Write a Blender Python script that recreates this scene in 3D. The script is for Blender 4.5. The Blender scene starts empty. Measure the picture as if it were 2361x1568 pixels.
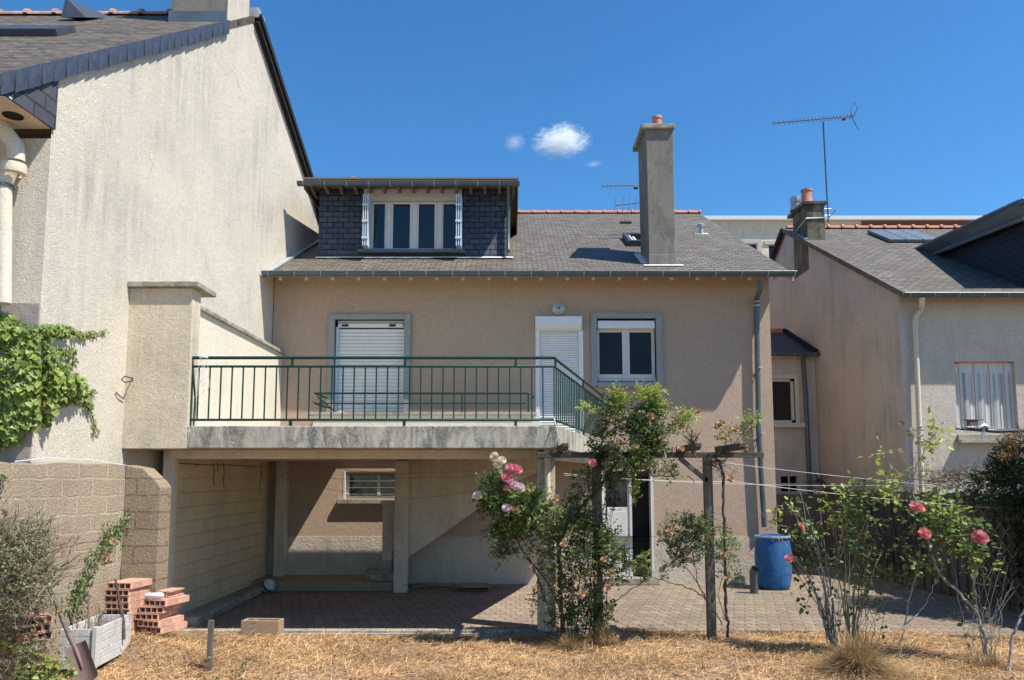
import bpy, math, random
import numpy as np
from math import radians, sin, cos, pi, tan, atan2, sqrt
from mathutils import Vector, Matrix

# ------------------------------------------------------------------ camera, sky, sun
S = bpy.context.scene
COL = S.collection
PITCH = radians(5.8); FPX = 1775.0; CAMZ = 2.0
cd = bpy.data.cameras.new("camera"); cam = bpy.data.objects.new("camera", cd); COL.objects.link(cam)
cam.location = (0, 0, CAMZ); cam.rotation_euler = (radians(90) + PITCH, 0, 0)
cd.sensor_width = 36; cd.lens = FPX / 2361 * 36; cd.shift_y = 0.0572
cd.clip_start = 0.05; cd.clip_end = 3000
S.camera = cam
SUN = Vector((1.04, -0.52, 1.85)).normalized()          # towards the sun
elev = math.asin(SUN.z); rot = atan2(SUN.x, SUN.y)
w = bpy.data.worlds.new("World"); S.world = w; w.use_nodes = True
nt = w.node_tree; bg = nt.nodes['Background']
sky = nt.nodes.new('ShaderNodeTexSky'); sky.sky_type = 'NISHITA'; sky.sun_disc = False
sky.sun_elevation = elev; sky.sun_rotation = rot
sky.air_density = 1.0; sky.dust_density = 0.3; sky.ozone_density = 3.0; sky.altitude = 300
hs = nt.nodes.new('ShaderNodeHueSaturation'); hs.inputs['Saturation'].default_value = 1.15; hs.inputs['Value'].default_value = 1.0
gm = nt.nodes.new('ShaderNodeMix'); gm.data_type = 'RGBA'; gm.blend_type = 'MULTIPLY'; gm.inputs[0].default_value = 1; gm.inputs[7].default_value = (.88, 1.10, 1.22, 1)
nt.links.new(sky.outputs[0], gm.inputs[6]); nt.links.new(gm.outputs[2], hs.inputs['Color']); nt.links.new(hs.outputs[0], bg.inputs[0])
bg.inputs[1].default_value = 0.105
sl = bpy.data.lights.new("sun", 'SUN'); so = bpy.data.objects.new("sun", sl); COL.objects.link(so)
sl.energy = 5.0; sl.angle = radians(0.53); sl.color = (1.0, 0.955, 0.87)
so.rotation_euler = SUN.to_track_quat('Z', 'Y').to_euler(); so.location = (5, -5, 15)
S.view_settings.view_transform = 'Standard'; S.view_settings.look = 'None'
S.view_settings.exposure = 0.55; S.view_settings.gamma = 1
S.cycles.max_bounces = 7; S.cycles.diffuse_bounces = 4; S.cycles.transparent_max_bounces = 8
S.cycles.volume_bounces = 8

rnd = random.Random(7); rng = np.random.default_rng(7)

# ------------------------------------------------------------------ surveying helpers (photo bearing + real distance -> point)
def ray(px, py):
    xc = (px - 1180.5) / FPX; yc = -(py - 919) / FPX
    return Vector((xc, cos(PITCH) - yc * sin(PITCH), sin(PITCH) + yc * cos(PITCH)))
def at(px, py, Y=None, X=None, Z=None):
    d = ray(px, py)
    t = Y / d.y if Y is not None else (X / d.x if X is not None else (Z - CAMZ) / d.z)
    return Vector((d.x * t, d.y * t, CAMZ + d.z * t))
def atp(px, py, p0, n):
    d = ray(px, py); c = Vector((0, 0, CAMZ)); t = (Vector(p0) - c).dot(n) / d.dot(n)
    return c + d * t

# ------------------------------------------------------------------ objects
def tag(o, label=None, cat=None, group=None, kind=None):
    if label: o['label'] = label
    if cat: o['category'] = cat
    if group: o['group'] = group
    if kind: o['kind'] = kind
    return o
def thing(name, label, cat, loc=(0, 0, 0), group=None, rz=0):
    o = bpy.data.objects.new(name, None); COL.objects.link(o); o.location = loc; o.rotation_euler = (0, 0, rz)
    o.empty_display_size = .2
    return tag(o, label, cat, group)
ROOT = {}
def origin(o):
    v = Vector((0, 0, 0))
    while o is not None: v += Vector(o.location); o = o.parent
    return v
def copy_tree(o, parent=None):
    c = o.copy(); COL.objects.link(c); c.parent = parent
    for ch in [x for x in bpy.data.objects if x.parent == o]: copy_tree(ch, c)
    return c

class MB:
    def __init__(s): s.v = []; s.f = []; s.m = []; s.mi = 0
    def add(s, vs, fs):
        b = len(s.v); s.v += [tuple(x) for x in vs]; s.f += [tuple(b + i for i in f) for f in fs]; s.m += [s.mi] * len(fs)
    def box(s, x0, x1, y0, y1, z0, z1):
        s.add([(x0,y0,z0),(x1,y0,z0),(x1,y1,z0),(x0,y1,z0),(x0,y0,z1),(x1,y0,z1),(x1,y1,z1),(x0,y1,z1)],
              [(0,3,2,1),(4,5,6,7),(0,1,5,4),(1,2,6,5),(2,3,7,6),(3,0,4,7)])
        return s
    def bar(s, p, q, w, h, up=(0, 0, 1)):
        p = Vector(p); q = Vector(q); d = (q - p).normalized(); up = Vector(up)
        if abs(d.dot(up)) > .99: up = Vector((0, 1, 0))
        a = d.cross(up).normalized() * w / 2; b = a.cross(d).normalized() * h / 2
        vs = [p-a-b, p+a-b, p+a+b, p-a+b, q-a-b, q+a-b, q+a+b, q-a+b]
        s.add(vs, [(0,1,2,3),(7,6,5,4),(0,4,5,1),(1,5,6,2),(2,6,7,3),(3,7,4,0)]); return s
    def prism(s, poly, vec):
        n = len(poly); vec = Vector(vec); a = [Vector(p) for p in poly]
        nrm = Vector((0,0,0))
        for i in range(n): nrm += a[i].cross(a[(i+1) % n])
        if nrm.dot(vec) > 0: a = a[::-1]
        vs = a + [p + vec for p in a]
        s.add(vs, [tuple(range(n)), tuple(range(2*n-1, n-1, -1))] + [(i, i+n, (i+1) % n + n, (i+1) % n) for i in range(n)]); return s
    def quad(s, *p): s.add(p, [tuple(range(len(p)))]); return s
    def tube(s, pts, r, n=8, cap=True):
        pts = [Vector(p) for p in pts]; k = len(pts); rs = r if hasattr(r, '__len__') else [r] * k
        vs = []; prev = None
        for i, p in enumerate(pts):
            d = (pts[min(i+1, k-1)] - pts[max(i-1, 0)])
            d = d.normalized() if d.length > 1e-9 else Vector((0,0,1))
            if prev is None:
                u = Vector((0,0,1)) if abs(d.z) < .9 else Vector((1,0,0)); a = d.cross(u).normalized()
            else:
                a = (prev - d * prev.dot(d)); a = a.normalized() if a.length > 1e-6 else d.orthogonal().normalized()
            prev = a; b = d.cross(a)
            for j in range(n):
                t = 2*pi*j/n; vs.append(p + (a*cos(t) + b*sin(t)) * rs[i])
        fs = [(i*n+j, i*n+(j+1) % n, (i+1)*n+(j+1) % n, (i+1)*n+j) for i in range(k-1) for j in range(n)]
        if cap: fs += [tuple(range(n-1, -1, -1)), tuple((k-1)*n+j for j in range(n))]
        s.add(vs, fs); return s
    def lathe(s, prof, c, n=24, axis='z'):
        vs = []
        for r, z in prof:
            for j in range(n):
                t = 2*pi*j/n; x, y = r*cos(t), r*sin(t)
                vs.append((c[0]+x, c[1]+y, c[2]+z) if axis == 'z' else (c[0]+x, c[1]-z, c[2]+y))
        k = len(prof)
        fs = [(i*n+j, i*n+(j+1) % n, (i+1)*n+(j+1) % n, (i+1)*n+j) for i in range(k-1) for j in range(n)]
        s.add(vs, fs); return s
    def holed(s, x0, x1, z0, z1, y, dep, holes):
        """wall sheet facing -Y at y with reveals going back dep"""
        xs = sorted({x0, x1, *[h[0] for h in holes], *[h[1] for h in holes]}); zs = sorted({z0, z1, *[h[2] for h in holes], *[h[3] for h in holes]})
        for i in range(len(xs)-1):
            for j in range(len(zs)-1):
                cx = (xs[i]+xs[i+1])/2; cz = (zs[j]+zs[j+1])/2
                if any(h[0] < cx < h[1] and h[2] < cz < h[3] for h in holes): continue
                s.quad((xs[i],y,zs[j]),(xs[i+1],y,zs[j]),(xs[i+1],y,zs[j+1]),(xs[i],y,zs[j+1]))
        for a, b, c, d in holes:
            Y = y+dep
            s.quad((a,y,c),(a,y,d),(a,Y,d),(a,Y,c)); s.quad((b,y,d),(b,y,c),(b,Y,c),(b,Y,d))
            s.quad((a,y,d),(b,y,d),(b,Y,d),(a,Y,d)); s.quad((b,y,c),(a,y,c),(a,Y,c),(b,Y,c))
        return s
    def build(s, name, mat, parent=None, smooth=False, bevel=0, label=None):
        me = bpy.data.meshes.new(name); o = bpy.data.objects.new(name, me); COL.objects.link(o)
        og = Vector((0,0,0))
        if parent is not None: o.parent = parent; og = origin(parent)
        me.from_pydata([tuple(Vector(v) - og) for v in s.v], [], s.f)
        mats = mat if isinstance(mat, list) else [mat]
        for m in mats: me.materials.append(m)
        if len(mats) > 1: me.polygons.foreach_set('material_index', s.m)
        if smooth:
            me.polygons.foreach_set('use_smooth', [True] * len(me.polygons))
            if hasattr(me, 'set_sharp_from_angle'): me.set_sharp_from_angle(angle=radians(45))
        me.update()
        if bevel:
            b = o.modifiers.new('bevel', 'BEVEL'); b.width = bevel; b.segments = 2; b.limit_method = 'ANGLE'; b.angle_limit = radians(40)
        if label: o['label'] = label
        return o

def npmesh(name, V, F, mat, parent=None, attr=None):
    """V (n,3) float, F (m,k) int faces of equal size"""
    og = origin(parent) if parent is not None else Vector((0,0,0))
    V = np.asarray(V, dtype=np.float32) - np.array(og, dtype=np.float32)
    me = bpy.data.meshes.new(name); m, k = F.shape
    me.vertices.add(len(V)); me.vertices.foreach_set('co', V.ravel())
    me.loops.add(m*k); me.loops.foreach_set('vertex_index', F.ravel().astype(np.int32))
    me.polygons.add(m); me.polygons.foreach_set('loop_start', np.arange(0, m*k, k, dtype=np.int32)); me.polygons.foreach_set('loop_total', np.full(m, k, dtype=np.int32))
    if attr is not None:
        a = me.attributes.new('tone', 'FLOAT', 'FACE'); a.data.foreach_set('value', attr.astype(np.float32))
    me.update(calc_edges=True); me.validate()
    me.materials.append(mat)
    o = bpy.data.objects.new(name, me); COL.objects.link(o)
    if parent is not None: o.parent = parent
    return o

# ------------------------------------------------------------------ materials
def mat_new(name):
    m = bpy.data.materials.new(name); m.use_nodes = True; nt = m.node_tree
    return m, nt, nt.nodes['Principled BSDF']
def N(nt, t, **kw):
    n = nt.nodes.new('ShaderNode' + t)
    for k, v in kw.items():
        if hasattr(n, k): setattr(n, k, v)
        else: n.inputs[k.replace('_', ' ')].default_value = v
    return n
def L(nt, a, b): nt.links.new(a, b)
def noise(nt, vec, scale, detail=4, rough=.6, dist=0, w=None):
    n = N(nt, 'TexNoise'); n.inputs['Scale'].default_value = scale; n.inputs['Detail'].default_value = detail
    n.inputs['Roughness'].default_value = rough; n.inputs['Distortion'].default_value = dist
    if vec is not None: L(nt, vec, n.inputs['Vector'])
    return n.outputs['Fac']
def ramp(nt, fac, a, b, c0=(0,0,0,1), c1=(1,1,1,1)):
    r = N(nt, 'ValToRGB'); r.color_ramp.elements[0].position = a; r.color_ramp.elements[1].position = b
    r.color_ramp.elements[0].color = c0; r.color_ramp.elements[1].color = c1; L(nt, fac, r.inputs[0]); return r.outputs[0]
def mixc(nt, fac, a, b, mode='MIX'):
    m = N(nt, 'Mix', data_type='RGBA', blend_type=mode)
    for s, v in ((0, fac), (6, a), (7, b)):
        if isinstance(v, (int, float)): m.inputs[s].default_value = v
        elif isinstance(v, tuple): m.inputs[s].default_value = (*v[:3], 1)
        else: L(nt, v, m.inputs[s])
    return m.outputs[2]
def math_(nt, op, a, b=None, c=None):
    m = N(nt, 'Math', operation=op)
    for i, v in enumerate((a, b, c)):
        if v is None: continue
        if isinstance(v, (int, float)): m.inputs[i].default_value = v
        else: L(nt, v, m.inputs[i])
    return m.outputs[0]
def obj_vec(nt, scale=(1,1,1)):
    tc = N(nt, 'TexCoord'); mp = N(nt, 'Mapping'); mp.inputs['Scale'].default_value = scale
    L(nt, tc.outputs['Object'], mp.inputs[0]); return mp.outputs[0]
def bump(nt, bsdf, h, dist, strength=1, prev=None):
    b = N(nt, 'Bump'); b.inputs['Distance'].default_value = dist; b.inputs['Strength'].default_value = strength
    L(nt, h, b.inputs['Height'])
    if prev is not None: L(nt, prev, b.inputs['Normal'])
    L(nt, b.outputs[0], bsdf.inputs['Normal']); return b.outputs[0]

def plain(name, c, rough=.6, metal=0, var=.12, vs=6, bd=0, bs=40, spec=.5):
    m, nt, p = mat_new(name); p.inputs['Roughness'].default_value = rough; p.inputs['Metallic'].default_value = metal
    p.inputs['Specular IOR Level'].default_value = spec
    v = obj_vec(nt); f = noise(nt, v, vs, 5)
    L(nt, mixc(nt, ramp(nt, f, .3, .7), tuple(x*(1-var) for x in c), tuple(min(1, x*(1+var)) for x in c)), p.inputs['Base Color'])
    if bd: bump(nt, p, noise(nt, v, bs, 3), bd)
    return m

def render_wall(name, c, grain=55, depth=.012, stain=.35, stain_col=(.12,.11,.10), streak=1.0, worm=1.5, blotch=.8, grain_col=.25, warmth=.14, crack=.5):
    """roughcast render with grey run-off streaks"""
    m, nt, p = mat_new(name); p.inputs['Roughness'].default_value = .92; p.inputs['Specular IOR Level'].default_value = .15
    v = obj_vec(nt)
    g = noise(nt, v, grain, 3, .55, worm); gr = ramp(nt, g, .38, .62)
    big = noise(nt, v, blotch, 5, .62, .4)
    sv = obj_vec(nt, (5, 5, .45)); st = noise(nt, sv, 1.3, 6, .7, .2)
    fine = noise(nt, obj_vec(nt, (18, 18, 1.2)), 1.0, 4, .7)
    col = mixc(nt, grain_col, c, mixc(nt, gr, tuple(x*.55 for x in c), tuple(min(1, x*1.25) for x in c)))
    f = math_(nt, 'MULTIPLY', ramp(nt, big, .42, .68), ramp(nt, st, .35, .75))
    f = math_(nt, 'MULTIPLY', f, stain * 2.2)
    f2 = math_(nt, 'MULTIPLY', ramp(nt, fine, .6, .8), math_(nt, 'MULTIPLY', ramp(nt, big, .45, .7), stain * streak * .8))
    f = math_(nt, 'MAXIMUM', f, f2)
    col = mixc(nt, f, col, stain_col)
    warm = ramp(nt, noise(nt, v, .35, 3), .35, .65)
    col = mixc(nt, math_(nt, 'MULTIPLY', warm, warmth), col, (c[0]*1.02, c[1]*.88, c[2]*.76))
    wv = N(nt, 'TexNoise'); wv.inputs['Scale'].default_value = 2.5; wv.inputs['Detail'].default_value = 5; L(nt, v, wv.inputs['Vector'])
    ws = N(nt, 'VectorMath', operation='SCALE'); L(nt, wv.outputs['Color'], ws.inputs[0]); ws.inputs['Scale'].default_value = .5
    wa = N(nt, 'VectorMath', operation='ADD'); L(nt, obj_vec(nt, (1, 1, .6)), wa.inputs[0]); L(nt, ws.outputs[0], wa.inputs[1])
    vo = N(nt, 'TexVoronoi', feature='DISTANCE_TO_EDGE'); vo.inputs['Scale'].default_value = .55; L(nt, wa.outputs[0], vo.inputs['Vector'])
    ck = math_(nt, 'MULTIPLY', math_(nt, 'SUBTRACT', 1.0, ramp(nt, vo.outputs['Distance'], .0015, .006)), ramp(nt, noise(nt, v, .55, 3), .50, .62))
    col = mixc(nt, math_(nt, 'MULTIPLY', ck, crack), col, tuple(x*.45 for x in c))
    L(nt, col, p.inputs['Base Color'])
    b1 = bump(nt, p, g, depth, 1)
    bump(nt, p, noise(nt, v, 7, 3), .012, .7, b1)
    return m

def slate(name, c=(.17,.155,.135), c2=(.07,.065,.06), row=.11, wid=.22, axis='xy', lichen=(.30,.29,.22), lf=.35, jag=1.0, brown=.5):
    m, nt, p = mat_new(name); p.inputs['Roughness'].default_value = .62; p.inputs['Specular IOR Level'].default_value = .35
    tc = N(nt, 'TexCoord'); sx = N(nt, 'SeparateXYZ'); L(nt, tc.outputs['Object'], sx.inputs[0])
    cb = N(nt, 'CombineXYZ')
    u = sx.outputs[0] if axis in ('xy', 'xz') else sx.outputs[1]
    L(nt, u, cb.inputs[0])
    vv = sx.outputs[2] if axis != 'xy' else math_(nt, 'MULTIPLY', sx.outputs[1], 1.123)
    nz = noise(nt, obj_vec(nt, (4, 4, 4)), 2.2, 3)
    vv = math_(nt, 'ADD', vv, math_(nt, 'MULTIPLY', nz, .03 * jag))
    L(nt, vv, cb.inputs[1])
    br = N(nt, 'TexBrick'); L(nt, cb.outputs[0], br.inputs['Vector'])
    br.inputs['Scale'].default_value = 1; br.inputs['Brick Width'].default_value = wid; br.inputs['Row Height'].default_value = row
    br.inputs['Mortar Size'].default_value = .010; br.inputs['Mortar Smooth'].default_value = .1; br.inputs['Bias'].default_value = -.1
    br.inputs['Color1'].default_value = (*c, 1); br.inputs['Color2'].default_value = (*c2, 1); br.inputs['Mortar'].default_value = tuple(x*.25 for x in c2) + (1,)
    big = noise(nt, obj_vec(nt), .9, 5, .65)
    fine = noise(nt, obj_vec(nt, (1, 1, 1)), 14, 4, .7)
    lm = math_(nt, 'MULTIPLY', ramp(nt, fine, .5, .68), lf)
    col = mixc(nt, lm, br.outputs['Color'], lichen)
    col = mixc(nt, ramp(nt, big, .4, .62), col, mixc(nt, brown, col, (.11, .08, .058)))
    L(nt, col, p.inputs['Base Color'])
    # each course is a little ramp: height falls upslope so the lower edge stands proud
    fr = math_(nt, 'FRACT', math_(nt, 'DIVIDE', vv, row))
    h = math_(nt, 'SUBTRACT', math_(nt, 'SUBTRACT', 1.0, fr), math_(nt, 'MULTIPLY', br.outputs['Fac'], 1.0))
    b1 = bump(nt, p, h, .028, 1)
    bump(nt, p, fine, .010, .9, b1)
    return m

def blockwork(name, c, mortar, bw=.5, bh=.2, axis='yz', ms=.012, proud=True, paint=False):
    m, nt, p = mat_new(name); p.inputs['Roughness'].default_value = .95; p.inputs['Specular IOR Level'].default_value = .1
    tc = N(nt, 'TexCoord'); sx = N(nt, 'SeparateXYZ'); L(nt, tc.outputs['Object'], sx.inputs[0]); cb = N(nt, 'CombineXYZ')
    L(nt, {'y': sx.outputs[1], 'x': sx.outputs[0]}[axis[0]], cb.inputs[0]); L(nt, sx.outputs[2], cb.inputs[1])
    ad = N(nt, 'VectorMath', operation='ADD'); L(nt, cb.outputs[0], ad.inputs[0])
    nn = N(nt, 'TexNoise'); nn.inputs['Scale'].default_value = 6; L(nt, obj_vec(nt), nn.inputs['Vector'])
    sc = N(nt, 'VectorMath', operation='SCALE'); L(nt, nn.outputs['Color'], sc.inputs[0]); sc.inputs['Scale'].default_value = .045
    L(nt, sc.outputs[0], ad.inputs[1])
    br = N(nt, 'TexBrick'); L(nt, ad.outputs[0], br.inputs['Vector']); br.inputs['Scale'].default_value = 1
    br.inputs['Brick Width'].default_value = bw; br.inputs['Row Height'].default_value = bh; br.inputs['Mortar Size'].default_value = ms
    br.inputs['Mortar Smooth'].default_value = .25
    br.inputs['Color1'].default_value = (*c, 1); br.inputs['Color2'].default_value = tuple(x*(.97 if paint else .82) for x in c) + (1,); br.inputs['Mortar'].default_value = (*mortar, 1)
    v = obj_vec(nt); g = noise(nt, v, 60, 3, .7); big = noise(nt, v, 1.5, 5, .65)
    col = mixc(nt, .12 if paint else .5, br.outputs['Color'], mixc(nt, ramp(nt, g, .35, .65), tuple(x*.45 for x in c), tuple(min(1, x*1.45) for x in c)))
    col = mixc(nt, math_(nt, 'MULTIPLY', ramp(nt, big, .45, .75), .4), col, tuple(x*.45 for x in c))
    if not paint:   # dark, mossy top courses
        top = ramp(nt, math_(nt, 'ADD', sx.outputs[2], math_(nt, 'MULTIPLY', big, .6)), 2.1, 2.5)
        col = mixc(nt, math_(nt, 'MULTIPLY', top, .45), col, (.13,.105,.085))
    L(nt, col, p.inputs['Base Color'])
    b1 = bump(nt, p, math_(nt, 'SUBTRACT', 1.0, br.outputs['Fac']), .012)
    bump(nt, p, g, .004 if paint else .02, 1, b1)
    return m

def paving(name, c1, c2, amp, wid, row, mortar=(.09,.075,.06), lich=.3):
    m, nt, p = mat_new(name); p.inputs['Roughness'].default_value = .9; p.inputs['Specular IOR Level'].default_value = .15
    tc = N(nt, 'TexCoord'); sx = N(nt, 'SeparateXYZ'); L(nt, tc.outputs['Object'], sx.inputs[0]); cb = N(nt, 'CombineXYZ')
    # interlocking zig-zag: offset both axes by triangle waves
    x = sx.outputs[0]; y = sx.outputs[1]
    tw = N(nt, 'Math', operation='PINGPONG'); L(nt, x, tw.inputs[0]); tw.inputs[1].default_value = wid/2
    tv = N(nt, 'Math', operation='PINGPONG'); L(nt, y, tv.inputs[0]); tv.inputs[1].default_value = row/2
    L(nt, math_(nt, 'ADD', x, math_(nt, 'MULTIPLY', tv.outputs[0], amp)), cb.inputs[0])
    L(nt, math_(nt, 'ADD', y, math_(nt, 'MULTIPLY', tw.outputs[0], amp*1.7)), cb.inputs[1])
    br = N(nt, 'TexBrick'); L(nt, cb.outputs[0], br.inputs['Vector']); br.inputs['Scale'].default_value = 1
    br.inputs['Brick Width'].default_value = wid; br.inputs['Row Height'].default_value = row; br.inputs['Mortar Size'].default_value = .0085
    br.inputs['Mortar Smooth'].default_value = .3; br.inputs['Color1'].default_value = (*c1, 1); br.inputs['Color2'].default_value = (*c2, 1)
    br.inputs['Mortar'].default_value = (*mortar, 1); br.inputs['Bias'].default_value = 0
    v = obj_vec(nt); g = noise(nt, v, 90, 3, .7); big = noise(nt, v, 1.1, 5, .65)
    col = mixc(nt, .3, br.outputs['Color'], mixc(nt, ramp(nt, g, .3, .7), tuple(x*.5 for x in c1), tuple(min(1, x*1.4) for x in c1)))
    col = mixc(nt, math_(nt, 'MULTIPLY', ramp(nt, big, .42, .7), lich), col, (.17,.15,.12))
    L(nt, col, p.inputs['Base Color'])
    b1 = bump(nt, p, math_(nt, 'SUBTRACT', 1.0, br.outputs['Fac']), .006)
    bump(nt, p, g, .004, 1, b1)
    return m

def leaf_mat(name, dark, light, trans=.3, rough=.45):
    m, nt, p = mat_new(name); p.inputs['Roughness'].default_value = rough; p.inputs['Specular IOR Level'].default_value = .35
    a = N(nt, 'Attribute'); a.attribute_name = 'tone'
    v = obj_vec(nt); f = noise(nt, v, 25, 2)
    fac = math_(nt, 'ADD', a.outputs['Fac'], math_(nt, 'MULTIPLY', math_(nt, 'SUBTRACT', f, .5), .4))
    col = ramp(nt, fac, 0, 1, (*dark, 1), (*light, 1))
    L(nt, col, p.inputs['Base Color'])
    if trans:
        t = N(nt, 'BsdfTranslucent'); L(nt, mixc(nt, .5, col, tuple(min(1, x*2) for x in light)), t.inputs[0])
        mx = N(nt, 'MixShader'); mx.inputs[0].default_value = trans
        L(nt, p.outputs[0], mx.inputs[1]); L(nt, t.outputs[0], mx.inputs[2]); L(nt, mx.outputs[0], nt.nodes['Material Output'].inputs[0])
    return m

def concrete(name, c, grey=(.12,.115,.105), amt=.7, sc=(6, 6, 1.2)):
    m, nt, p = mat_new(name); p.inputs['Roughness'].default_value = .92; p.inputs['Specular IOR Level'].default_value = .15
    v = obj_vec(nt); a = noise(nt, obj_vec(nt, sc), 1.2, 7, .78, .6); b = noise(nt, v, 45, 4, .8, 1); big = noise(nt, v, .9, 4, .6)
    f = math_(nt, 'MULTIPLY', ramp(nt, a, .40, .60), math_(nt, 'ADD', .35, ramp(nt, b, .42, .55))); f = math_(nt, 'MULTIPLY', math_(nt, 'MULTIPLY', f, math_(nt, 'ADD', .45, ramp(nt, big, .4, .6))), amt); f = math_(nt, 'MINIMUM', f, .92)
    col = mixc(nt, f, mixc(nt, ramp(nt, b, .35, .65), tuple(x*.75 for x in c), c), grey)
    col = mixc(nt, math_(nt, 'MULTIPLY', ramp(nt, noise(nt, v, 9, 5, .75, .5), .60, .68), .45), col, tuple(min(1, x*1.5) for x in c)); L(nt, col, p.inputs['Base Color'])
    bump(nt, p, b, .006); return m

def weathered(name, c, c2, along='z', rough=.85):
    sc = {'z': (30, 30, 2), 'x': (2, 30, 30), 'y': (30, 2, 30)}[along]
    m, nt, p = mat_new(name); p.inputs['Roughness'].default_value = rough; p.inputs['Specular IOR Level'].default_value = .2
    f = noise(nt, obj_vec(nt, sc), 1.5, 5, .7); L(nt, mixc(nt, ramp(nt, f, .3, .7), c, c2), p.inputs['Base Color']); bump(nt, p, f, .004); return m

M = {}
M['tan'] = render_wall('tan_roughcast', (.515,.38,.278), 42, .016, .16, (.30,.25,.20), worm=2.2, grain_col=.45, blotch=.6, warmth=.08, crack=.12)
M['plinth'] = render_wall('plinth_render', (.56,.48,.38), 25, .010, .25, worm=.8)
M['gable'] = render_wall('cream_roughcast', (.67,.60,.49), 38, .014, .50, (.30,.29,.27), worm=2, blotch=.42, grain_col=.4, warmth=0)
M['gable_grey'] = render_wall('grey_render', (.34,.30,.26), 25, .006, .5, (.2,.19,.17))
M['cream'] = render_wall('cream_render', (.67,.58,.44), 40, .012, .45, (.24,.225,.18), blotch=1.1, grain_col=.4)
M['pale'] = render_wall('pale_smooth_render', (.68,.62,.50), 30, .004, .12)
M['pink'] = render_wall('pink_smooth_render', (.58,.51,.42), 20, .004, .22)
M['pinkdirty'] = render_wall('stained_pink_render', (.54,.49,.425), 20, .004, .55, (.31,.295,.27), blotch=.7, warmth=0)
M['apt'] = render_wall('far_cream_wall', (.72,.64,.50), 5, .03, .1)
M['slate'] = slate('slate_roof', (.185,.160,.130), (.085,.074,.060), lichen=(.30,.28,.22), wid=.20, row=.12, lf=.40)
M['slate2'] = slate('mossy_slate_roof', (.14,.12,.085), (.040,.034,.026), .14, .24, lichen=(.27,.24,.15), lf=.6, jag=1.5)
M['slateclad'] = slate('slate_cladding', (.060,.080,.105), (.028,.040,.058), .115, .225, 'xz', lichen=(.13,.15,.17), lf=.4, jag=.15, brown=0)
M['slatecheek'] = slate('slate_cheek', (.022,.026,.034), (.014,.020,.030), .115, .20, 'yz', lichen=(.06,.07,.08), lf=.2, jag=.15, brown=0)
M['slatenew'] = plain('new_slate', (.045,.055,.075), .45, var=.25, vs=9, bd=.003)
M['concrete'] = concrete('stained_concrete', (.58,.53,.42), (.13,.13,.12), .85, (5,5,1.6))
M['coping'] = concrete('lichen_concrete', (.46,.42,.34), (.17,.15,.12), .8, (6,6,6))
M['chimney'] = concrete('chimney_render', (.27,.25,.205), (.13,.125,.11), .7, (3,3,1.5))
M['chimneyR'] = concrete('dirty_chimney_render', (.23,.20,.15), (.05,.045,.04), 1.0, (3,3,1))
M['surround'] = concrete('grey_stone_surround', (.36,.37,.36), (.2,.2,.2), .4, (20,20,20))
M['terra'] = plain('terracotta', (.50,.20,.12), .8, var=.2, vs=8, bd=.003)
M['terrag'] = plain('weathered_terracotta', (.40,.24,.18), .9, var=.3, vs=6, bd=.004)
M['brick'] = plain('hollow_brick_clay', (.52,.29,.20), .9, var=.35, vs=12, bd=.006, bs=60)
M['zinc'] = plain('weathered_zinc', (.085,.115,.13), .42, .25, var=.2, vs=5)
M['zinclight'] = plain('light_zinc', (.42,.44,.46), .45, .3, var=.15)
M['zincroof'] = plain('zinc_sheet', (.13,.16,.19), .45, .3, var=.2, vs=2)
M['white'] = plain('white_plastic', (.70,.71,.70), .35, var=.05)
M['whitewood'] = weathered('old_white_paint', (.55,.53,.48), (.70,.69,.65))
M['beigewood'] = weathered('beige_painted_wood', (.42,.38,.33), (.56,.52,.46), 'x')
M['bluewhite'] = plain('pale_blue_paint', (.52,.60,.68), .5)
M['rooftimber'] = weathered('eaves_boards', (.14,.10,.07), (.26,.20,.14), 'y')
M['glass'] = plain('dark_window_glass', (.006,.009,.012), .04, var=.1, spec=.6)
M['glasslow'] = plain('old_window_glass', (.012,.016,.018), .12, var=.3, vs=1.5, spec=.18)
for g_m in ('glass','glasslow'):
    nt_ = M[g_m].node_tree; bump(nt_, nt_.nodes['Principled BSDF'], noise(nt_, obj_vec(nt_), 2.2, 2), .02, .35)
M['dark'] = plain('dark_interior', (.008,.008,.009), .9)
M['green'] = plain('green_paint', (.006,.04,.028), .5, var=.3, vs=20, spec=.3)
M['straw'] = plain('straw_ground', (.25,.16,.09), 1.0, var=.4, vs=14, bd=.03, bs=25)
M['paveL'] = paving('pink_pavers', (.34,.255,.195), (.22,.17,.13), .30, .15, .25, (.08,.065,.05), .4)
M['paveR'] = paving('grey_brown_pavers', (.30,.235,.17), (.18,.142,.105), .42, .16, .27, (.03,.024,.018), .5)
M['block'] = blockwork('rough_concrete_block', (.45,.36,.255), (.56,.47,.35), .42, .2, 'yz', .016)
M['blockend'] = blockwork('rough_concrete_block_end', (.36,.28,.19), (.15,.115,.085), .62, .2, 'xz', .010)
M['paintblock'] = blockwork('painted_blockwork', (.68,.53,.34), (.56,.43,.27), .5, .2, 'yz', .006, paint=True)
M['cinder'] = plain('cinder_block', (.33,.24,.15), .95, var=.3, vs=50, bd=.01, bs=80)
M['greywood'] = weathered('grey_weathered_wood', (.075,.062,.05), (.22,.19,.155))
M['darkwood'] = weathered('dark_weathered_wood', (.045,.038,.032), (.13,.115,.10), 'x')
M['board'] = plain('chipboard', (.34,.22,.13), .8, var=.15)
M['barrel'] = concrete('faded_blue_plastic', (.015,.12,.34), (.10,.20,.33), .45, (3,3,1)); M['barrel'].node_tree.nodes['Principled BSDF'].inputs['Roughness'].default_value = .45
M['steel'] = plain('aluminium_tube', (.08,.10,.14), .5, .3)
M['rust'] = plain('rusty_brown_steel', (.20,.13,.115), .75, .15, var=.15, vs=12)
M['rope'] = plain('white_cord', (.60,.58,.55), .8)
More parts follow.
